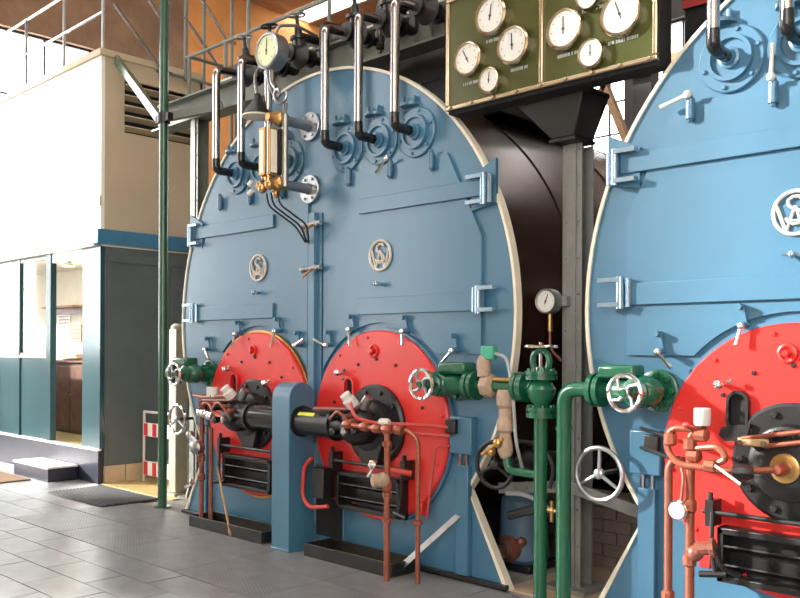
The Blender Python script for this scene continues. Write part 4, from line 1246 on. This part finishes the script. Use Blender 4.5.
# side wall (facing the boilers)
cbx('side_panel', 'cabin_side', X1 - 0.06, X1, Y0 + 0.06, Y1, 0.20, 2.82)
for yy in (Y0 + 0.10, Y0 + 0.95, Y0 + 1.20):
    cbx('panel_stile', 'cabin_side', X1, X1 + 0.008, yy, yy + 0.05, 0.22, 2.72, 0.003)
cbx('panel_rail', 'cabin_side', X1, X1 + 0.012, Y0 + 0.1, Y1, 2.64, 2.72, 0.003)
for k in range(5):
    cbx('skirting_tile', 'tan', X1 - 0.04, X1 + 0.02, Y0 + 0.06 + k * 0.27, Y0 + 0.06 + k * 0.27 + 0.262, 0.0, 0.20, 0.004)
cbx('blue_cornice', 'bluetrim', X1 - 0.1, X1 + 0.05, Y0 - 0.06, Y1, 2.84, 3.02, 0.012)
cbx('front_cornice', 'cream_lit', X0, X1 - 0.08, Y0 - 0.05, Y0 + 0.05, 2.82, 2.98, 0.008)  # pale instead of blue: overexposed trim put into the colour
# upper storey
for xa, xb in ((-11.62, X1), (-13.2, -11.63), (-14.8, -13.21), (-16.4, -14.81)):
    cbx('upper_front_panel', 'cream_lit', xa, xb, Y0, Y0 + 0.05, 2.98, 5.08, 0.004)
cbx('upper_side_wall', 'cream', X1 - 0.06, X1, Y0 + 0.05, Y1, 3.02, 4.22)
cbx('upper_side_post', 'cream', X1 - 0.06, X1, Y0 + 0.05, Y0 + 0.30, 4.22, 5.08)
cbx('upper_side_head', 'cream', X1 - 0.06, X1, Y0 + 0.30, Y1, 4.86, 5.08)
for k in range(5):
    z = 4.28 + k * 0.125
    o = MB().bar((-0.03, 0.30, z), (-0.03, Y1 - Y0, z), 0.10, 0.016, (-0.45, 0, 1)).build('louvre_slat', 'cream', cab)
cbx('louvre_shade', 'mattblack', X1 - 0.20, X1 - 0.15, Y0 + 0.1, Y1, 4.2, 4.9)  # black sheet standing for the shade behind the slats
cbx('roof_slab', 'cream', X0, X1 + 0.03, Y0 - 0.03, Y1 + 0.03, 5.08, 5.16, 0.008)
cbx('ceiling_slab', 'cream_lit', X0, X1 - 0.07, Y0 + 0.05, Y1, 2.84, 2.90)
cbx('cabin_floor', 'ochre', X0, X1 - 0.06, Y0 + 0.02, Y1, 0.34, 0.40)
cbx('back_wall', 'paper', X0, X1, Y1 - 0.04, Y1, 0.0, 5.08)
cbx('sign_holder', 'ochre', X1 - 0.12, X1 + 0.012, Y0 - 0.02, Y0, 3.30, 3.42)
cl2 = thing('added_cabin_lamp', 'added lamp inside the control cabin', 'lamp', (-12.1, 0.95, 2.80))
# furniture in the cabin, seen through the doorway
cup = thing('wooden_cupboard', 'dark brown wooden cupboard seen through the cabin doorway', 'cupboard', (-12.0, 1.15, 0.40))
MB().box(-0.62, 0.62, -0.20, 0.25, 0, 1.0).build('carcass', 'wood', cup, bevel=0.008)
for xa, xb in ((-0.6, -0.01), (0.01, 0.6)):
    d = MB().box(xa, xb, -0.22, -0.20, 0.05, 0.95).build('cupboard_door', 'wood', cup, bevel=0.006)
    MB().cyl((xb - 0.06 if xa < 0 else xa + 0.06, -0.22, 0.55), (xb - 0.06 if xa < 0 else xa + 0.06, -0.25, 0.55), 0.016, 10).build('knob', 'brass', d)
MB().box(-0.65, 0.65, -0.24, 0.26, 1.0, 1.03).build('cupboard_top', 'wood', cup, bevel=0.006)
for k in range(4):
    pp = MB().box(-0.14, 0.14, -0.10, 0.10, 0.0, 0.012).build('paper_stack', 'paper', None, (-12.4 + 0.22 * k, 1.06 + 0.03 * (k % 2), 1.431))
    pp.rotation_euler = (0, 0, 0.35 * k)
    pp.location.z += 0.013 * k
    tag(pp, ['pale loose papers at the left on the cabin cupboard', 'pale loose papers left of centre on the cabin cupboard', 'pale loose papers right of centre on the cabin cupboard', 'pale loose papers at the right on the cabin cupboard'][k], 'paper', 'papers on the cabin cupboard')
rb = MB().box(-0.22, 0.22, -0.08, 0.08, 0, 0.09).build('box_file', 'orange', None, (-12.25, 1.32, 1.43), bevel=0.005)
tag(rb, 'orange box file lying behind the papers in the cabin', 'box')
sh = thing('wall_shelf', 'brown wooden wall shelf high up inside the cabin', 'shelf', (-13.5, 1.60, 2.24))
MB().box(-0.55, 0.55, -0.18, 0.015, 0.0, 0.03).build('shelf_board', 'lightwood', sh, bevel=0.003)
MB().box(-0.55, 0.55, -0.02, 0.015, -0.10, 0.0).build('back_rail', 'wood', sh, bevel=0.003)
for x, z, w_, h_, mt, lab in ((-13.65, 2.06, 0.22, 0.10, 'whitestripe', 'white notice sheet pinned on the cabin wall'), (-13.25, 1.84, 0.20, 0.14, 'lightwood', 'tan key board on the cabin wall under the shelf')):
    n_ = thing('wall_notice', lab, 'notice', (x, 1.615, z))
    MB().box(-w_, w_, -0.012, 0, -h_, h_).build('board', mt, n_, bevel=0.002)
    for k in range(3):
        MB().box(-w_ * 0.8, w_ * 0.8, -0.018, -0.012, -h_ * 0.6 + k * h_ * 0.5, -h_ * 0.6 + k * h_ * 0.5 + 0.02).build('strip', 'rust', n_)
fan = thing('desk_fan', 'small dark desk fan standing on the cabin cupboard', 'fan', (-11.65, 1.05, 1.43))
MB().lathe([(0, 0.06), (0.02, 0.06), (0.03, 0.015), (0.12, 0.012)], (0, 0, 0), (0, 0, 1), 14).build('base', 'black', fan)
MB().torus((0, 0, 0.20), (0, -1, 0), 0.085, 0.008, 20, 6).build('guard', 'black', fan)
for k in range(3):
    t = 2 * PI * k / 3
    MB().bar((0, -0.01, 0.20), (0.075 * math.cos(t), -0.01, 0.20 + 0.075 * math.sin(t)), 0.04, 0.006, (0.2, 1, 0)).build('blade', 'black', fan)
# shade and bulb of an added lamp that brightens the cabin interior
MB().lathe([(0, 0.03), (0.02, 0.06), (0.05, 0.09), (0.055, 0.085)], (0, 0, 0.03), (0, 0, -1), 16).build('shade', 'whitestripe', cl2)
lb = bpy.data.lights.new('cabin_fill_bulb', 'POINT')
lb.energy = 10
lb.color = (1.0, 0.88, 0.68)
lb.shadow_soft_size = 0.05
lbo = bpy.data.objects.new('cabin_fill_bulb', lb)
C.objects.link(lbo)
lbo.parent = cl2
lbo.location = (0, 0, -0.12)
cl2['label'] = 'added white ceiling lamp lighting the inside of the cabin'

# step and mats
stp = thing('cabin_step', 'navy step with white top at the cabin doorway', 'step', (-10.80, 0.06, 0))
MB().box(-0.50, 0.50, -0.19, 0.18, 0, 0.155).build('step_body', 'dkblue', stp, bevel=0.006)
MB().box(-0.51, 0.51, -0.20, 0.18, 0.155, 0.18).build('step_tread', 'whitestripe', stp, bevel=0.006)
mt = thing('rubber_mat', 'dark ribbed rubber mat on the floor beside the green post', 'mat', (-8.9, -0.16, 0.003))
MB().box(-0.62, 0.62, -0.32, 0.32, 0.0, 0.012).build('mat_base', 'rubber', mt, bevel=0.004)
rbm = MB().box(-0.62, 0.62, -0.009, 0.009, 0.012, 0.02).mesh('mat_rib', 'rubber', False)
for k in range(16):
    inst(rbm, 'mat_rib', mt, (0, -0.30 + 0.04 * k, 0))
cm = MB().box(-0.95, 0.75, -0.28, 0.22, 0.0, 0.014).build('coir_mat', 'coir', None, (-11.35, -0.42, 0.002), bevel=0.004)
tag(cm, 'flat brown coir mat on the floor in front of the step', 'mat')

# barrier
ba = thing('safety_barrier', 'small red and white striped barrier leaning behind the green post', 'barrier', (-9.62, 0.75, 0))
for x in (0.0, 0.95):
    MB().tube([(x, 0, 0), (x, 0.0, 0.84)], 0.016, 10).build('upright', 'solenoid', ba)
MB().tube([(0.0, 0, 0.84), (0.95, 0, 0.84)], 0.016, 10).build('top_rail', 'solenoid', ba)
for z0, z1 in ((0.55, 0.71), (0.08, 0.25)):
    bd = MB().box(0.02, 0.93, -0.02, 0.0, z0, z1).build('board', 'whitestripe', ba, bevel=0.004)
    for k in range(5):
        x = 0.02 + 0.2 * k
        MB().prism([(x + 0.01, z0 + 0.005), (x + 0.10, z0 + 0.005), (x + 0.10, z1 - 0.005), (x + 0.01, z1 - 0.005)], -0.023, -0.019).build('red_stripe', 'redstripe', bd)

# railing on the cabin roof
ra = thing('cabin_roof_railing', 'bright steel tube railing along the cabin roof edge', 'railing', (X1, Y0, 5.16))
for x in (-0.02, -1.05, -2.2, -3.4, -4.5):
    MB().tube([(x, 0.03, 0), (x, 0.03, 0.94 if x < -0.1 else 1.25)], 0.02, 10).build('stanchion', 'dull_steel', ra)
for z in (0.45, 0.92):
    MB().tube([(-4.7, 0.03, z), (-0.02, 0.03, z)], 0.021, 10).build('rail', 'steel', ra)
for (p, q) in (((0.02, 0.08, 0.53), (0.02, 0.98, -0.30)), ((0.02, 0.06, 1.10), (0.02, 0.75, 0.40))):
    pass
srl = thing('stair_handrail', 'bright sloping stair handrails beside the cabin roof', 'handrail', (X1 + 0.10, Y0, 5.0))
for (y0, z0, y1, z1) in ((0.10, 0.70, 0.76, 0.04), (0.20, 1.25, 0.72, 0.70), (1.06, 0.80, 1.66, 0.22), (1.20, 1.22, 1.72, 0.66)):
    MB().tube(fillet([(0, y0, z0), (0, y1, z1), (0, y1 + 0.12, z1 + 0.0)], 0.05), 0.021, 10).build('rail', 'steel', srl)
for y in (1.08, 1.35, 1.78):
    MB().tube([(0, y, -0.9 if y > 1.2 else 0.0), (0, y, 1.5)], 0.022, 10).build('stanchion', 'greengrey', srl)
MB().tube([(0, 0.66, 0.03), (0, 1.9, 0.03)], 0.02, 8).build('string_rail', 'greengrey', srl)
MB().box(-0.10, 0.10, 1.9, 1.95, -5.0, 0.05).build('rail_support', 'greengrey', srl)
wr = thing('walkway_railing', 'thin grey railing above the beam in front of the orange wall', 'railing', (-8.5, 0.62, 4.32))
MB().tube([(0.0, 0, 0.52), (10.0, 0, 0.52)], 0.020, 10).build('rail', 'greengrey', wr)
for x in (0.05, 0.75, 1.15, 2.4, 3.6, 5.0):
    MB().tube([(x, 0, 0.0), (x, 0, 0.53 if x not in (1.15,) else 1.6)], 0.020, 10).build('stanchion', 'greengrey', wr)
MB().tube([(0.05, 0.0, 0.52), (0.05, 2.6, 0.52)], 0.018, 8).build('return_rail', 'greengrey', wr)
# slender uprights by the valves
up = thing('vent_pipe', 'slim polished vent pipe rising past the valves at the top', 'pipe', (-5.05, 0.25, 4.0))
MB().tube([(0, 0, 0), (0, 0, 2.4)], 0.016, 10).build('pipe_run', 'steel', up)
MB().lathe([(0, 0.02), (0.01, 0.035), (0.05, 0.035), (0.06, 0.02)], (0, 0, 0.02), (0, 0, 1), 10).build('union', 'black', up)

# ------------------------------------------------------------------ roof timbers far behind
tr = thing('roof_truss', 'tan timber truss diagonals seen under the gauge panel', 'truss', (-6.2, 5.6, 5.12))
MB().bar((-0.75, 0, -1.3), (0.02, 0, 0.06), 0.09, 0.11, (0, 1, 0)).build('diagonal', 'lightwood', tr)
MB().bar((0.80, 0, -1.9), (-0.02, 0, 0.06), 0.09, 0.11, (0, 1, 0)).build('diagonal', 'lightwood', tr)
MB().bar((-3.2, 0, 0.14), (3.2, 0, 0.14), 0.16, 0.14, (0, 1, 0)).build('top_chord', 'lightwood', tr)
MB().box(0.36, 0.62, 0.08, 0.30, -5.12, 2.2).build('post', 'black', tr)
MB().box(-3.2, -2.95, 0.08, 0.30, -5.12, 1.6).build('post', 'black', tr)
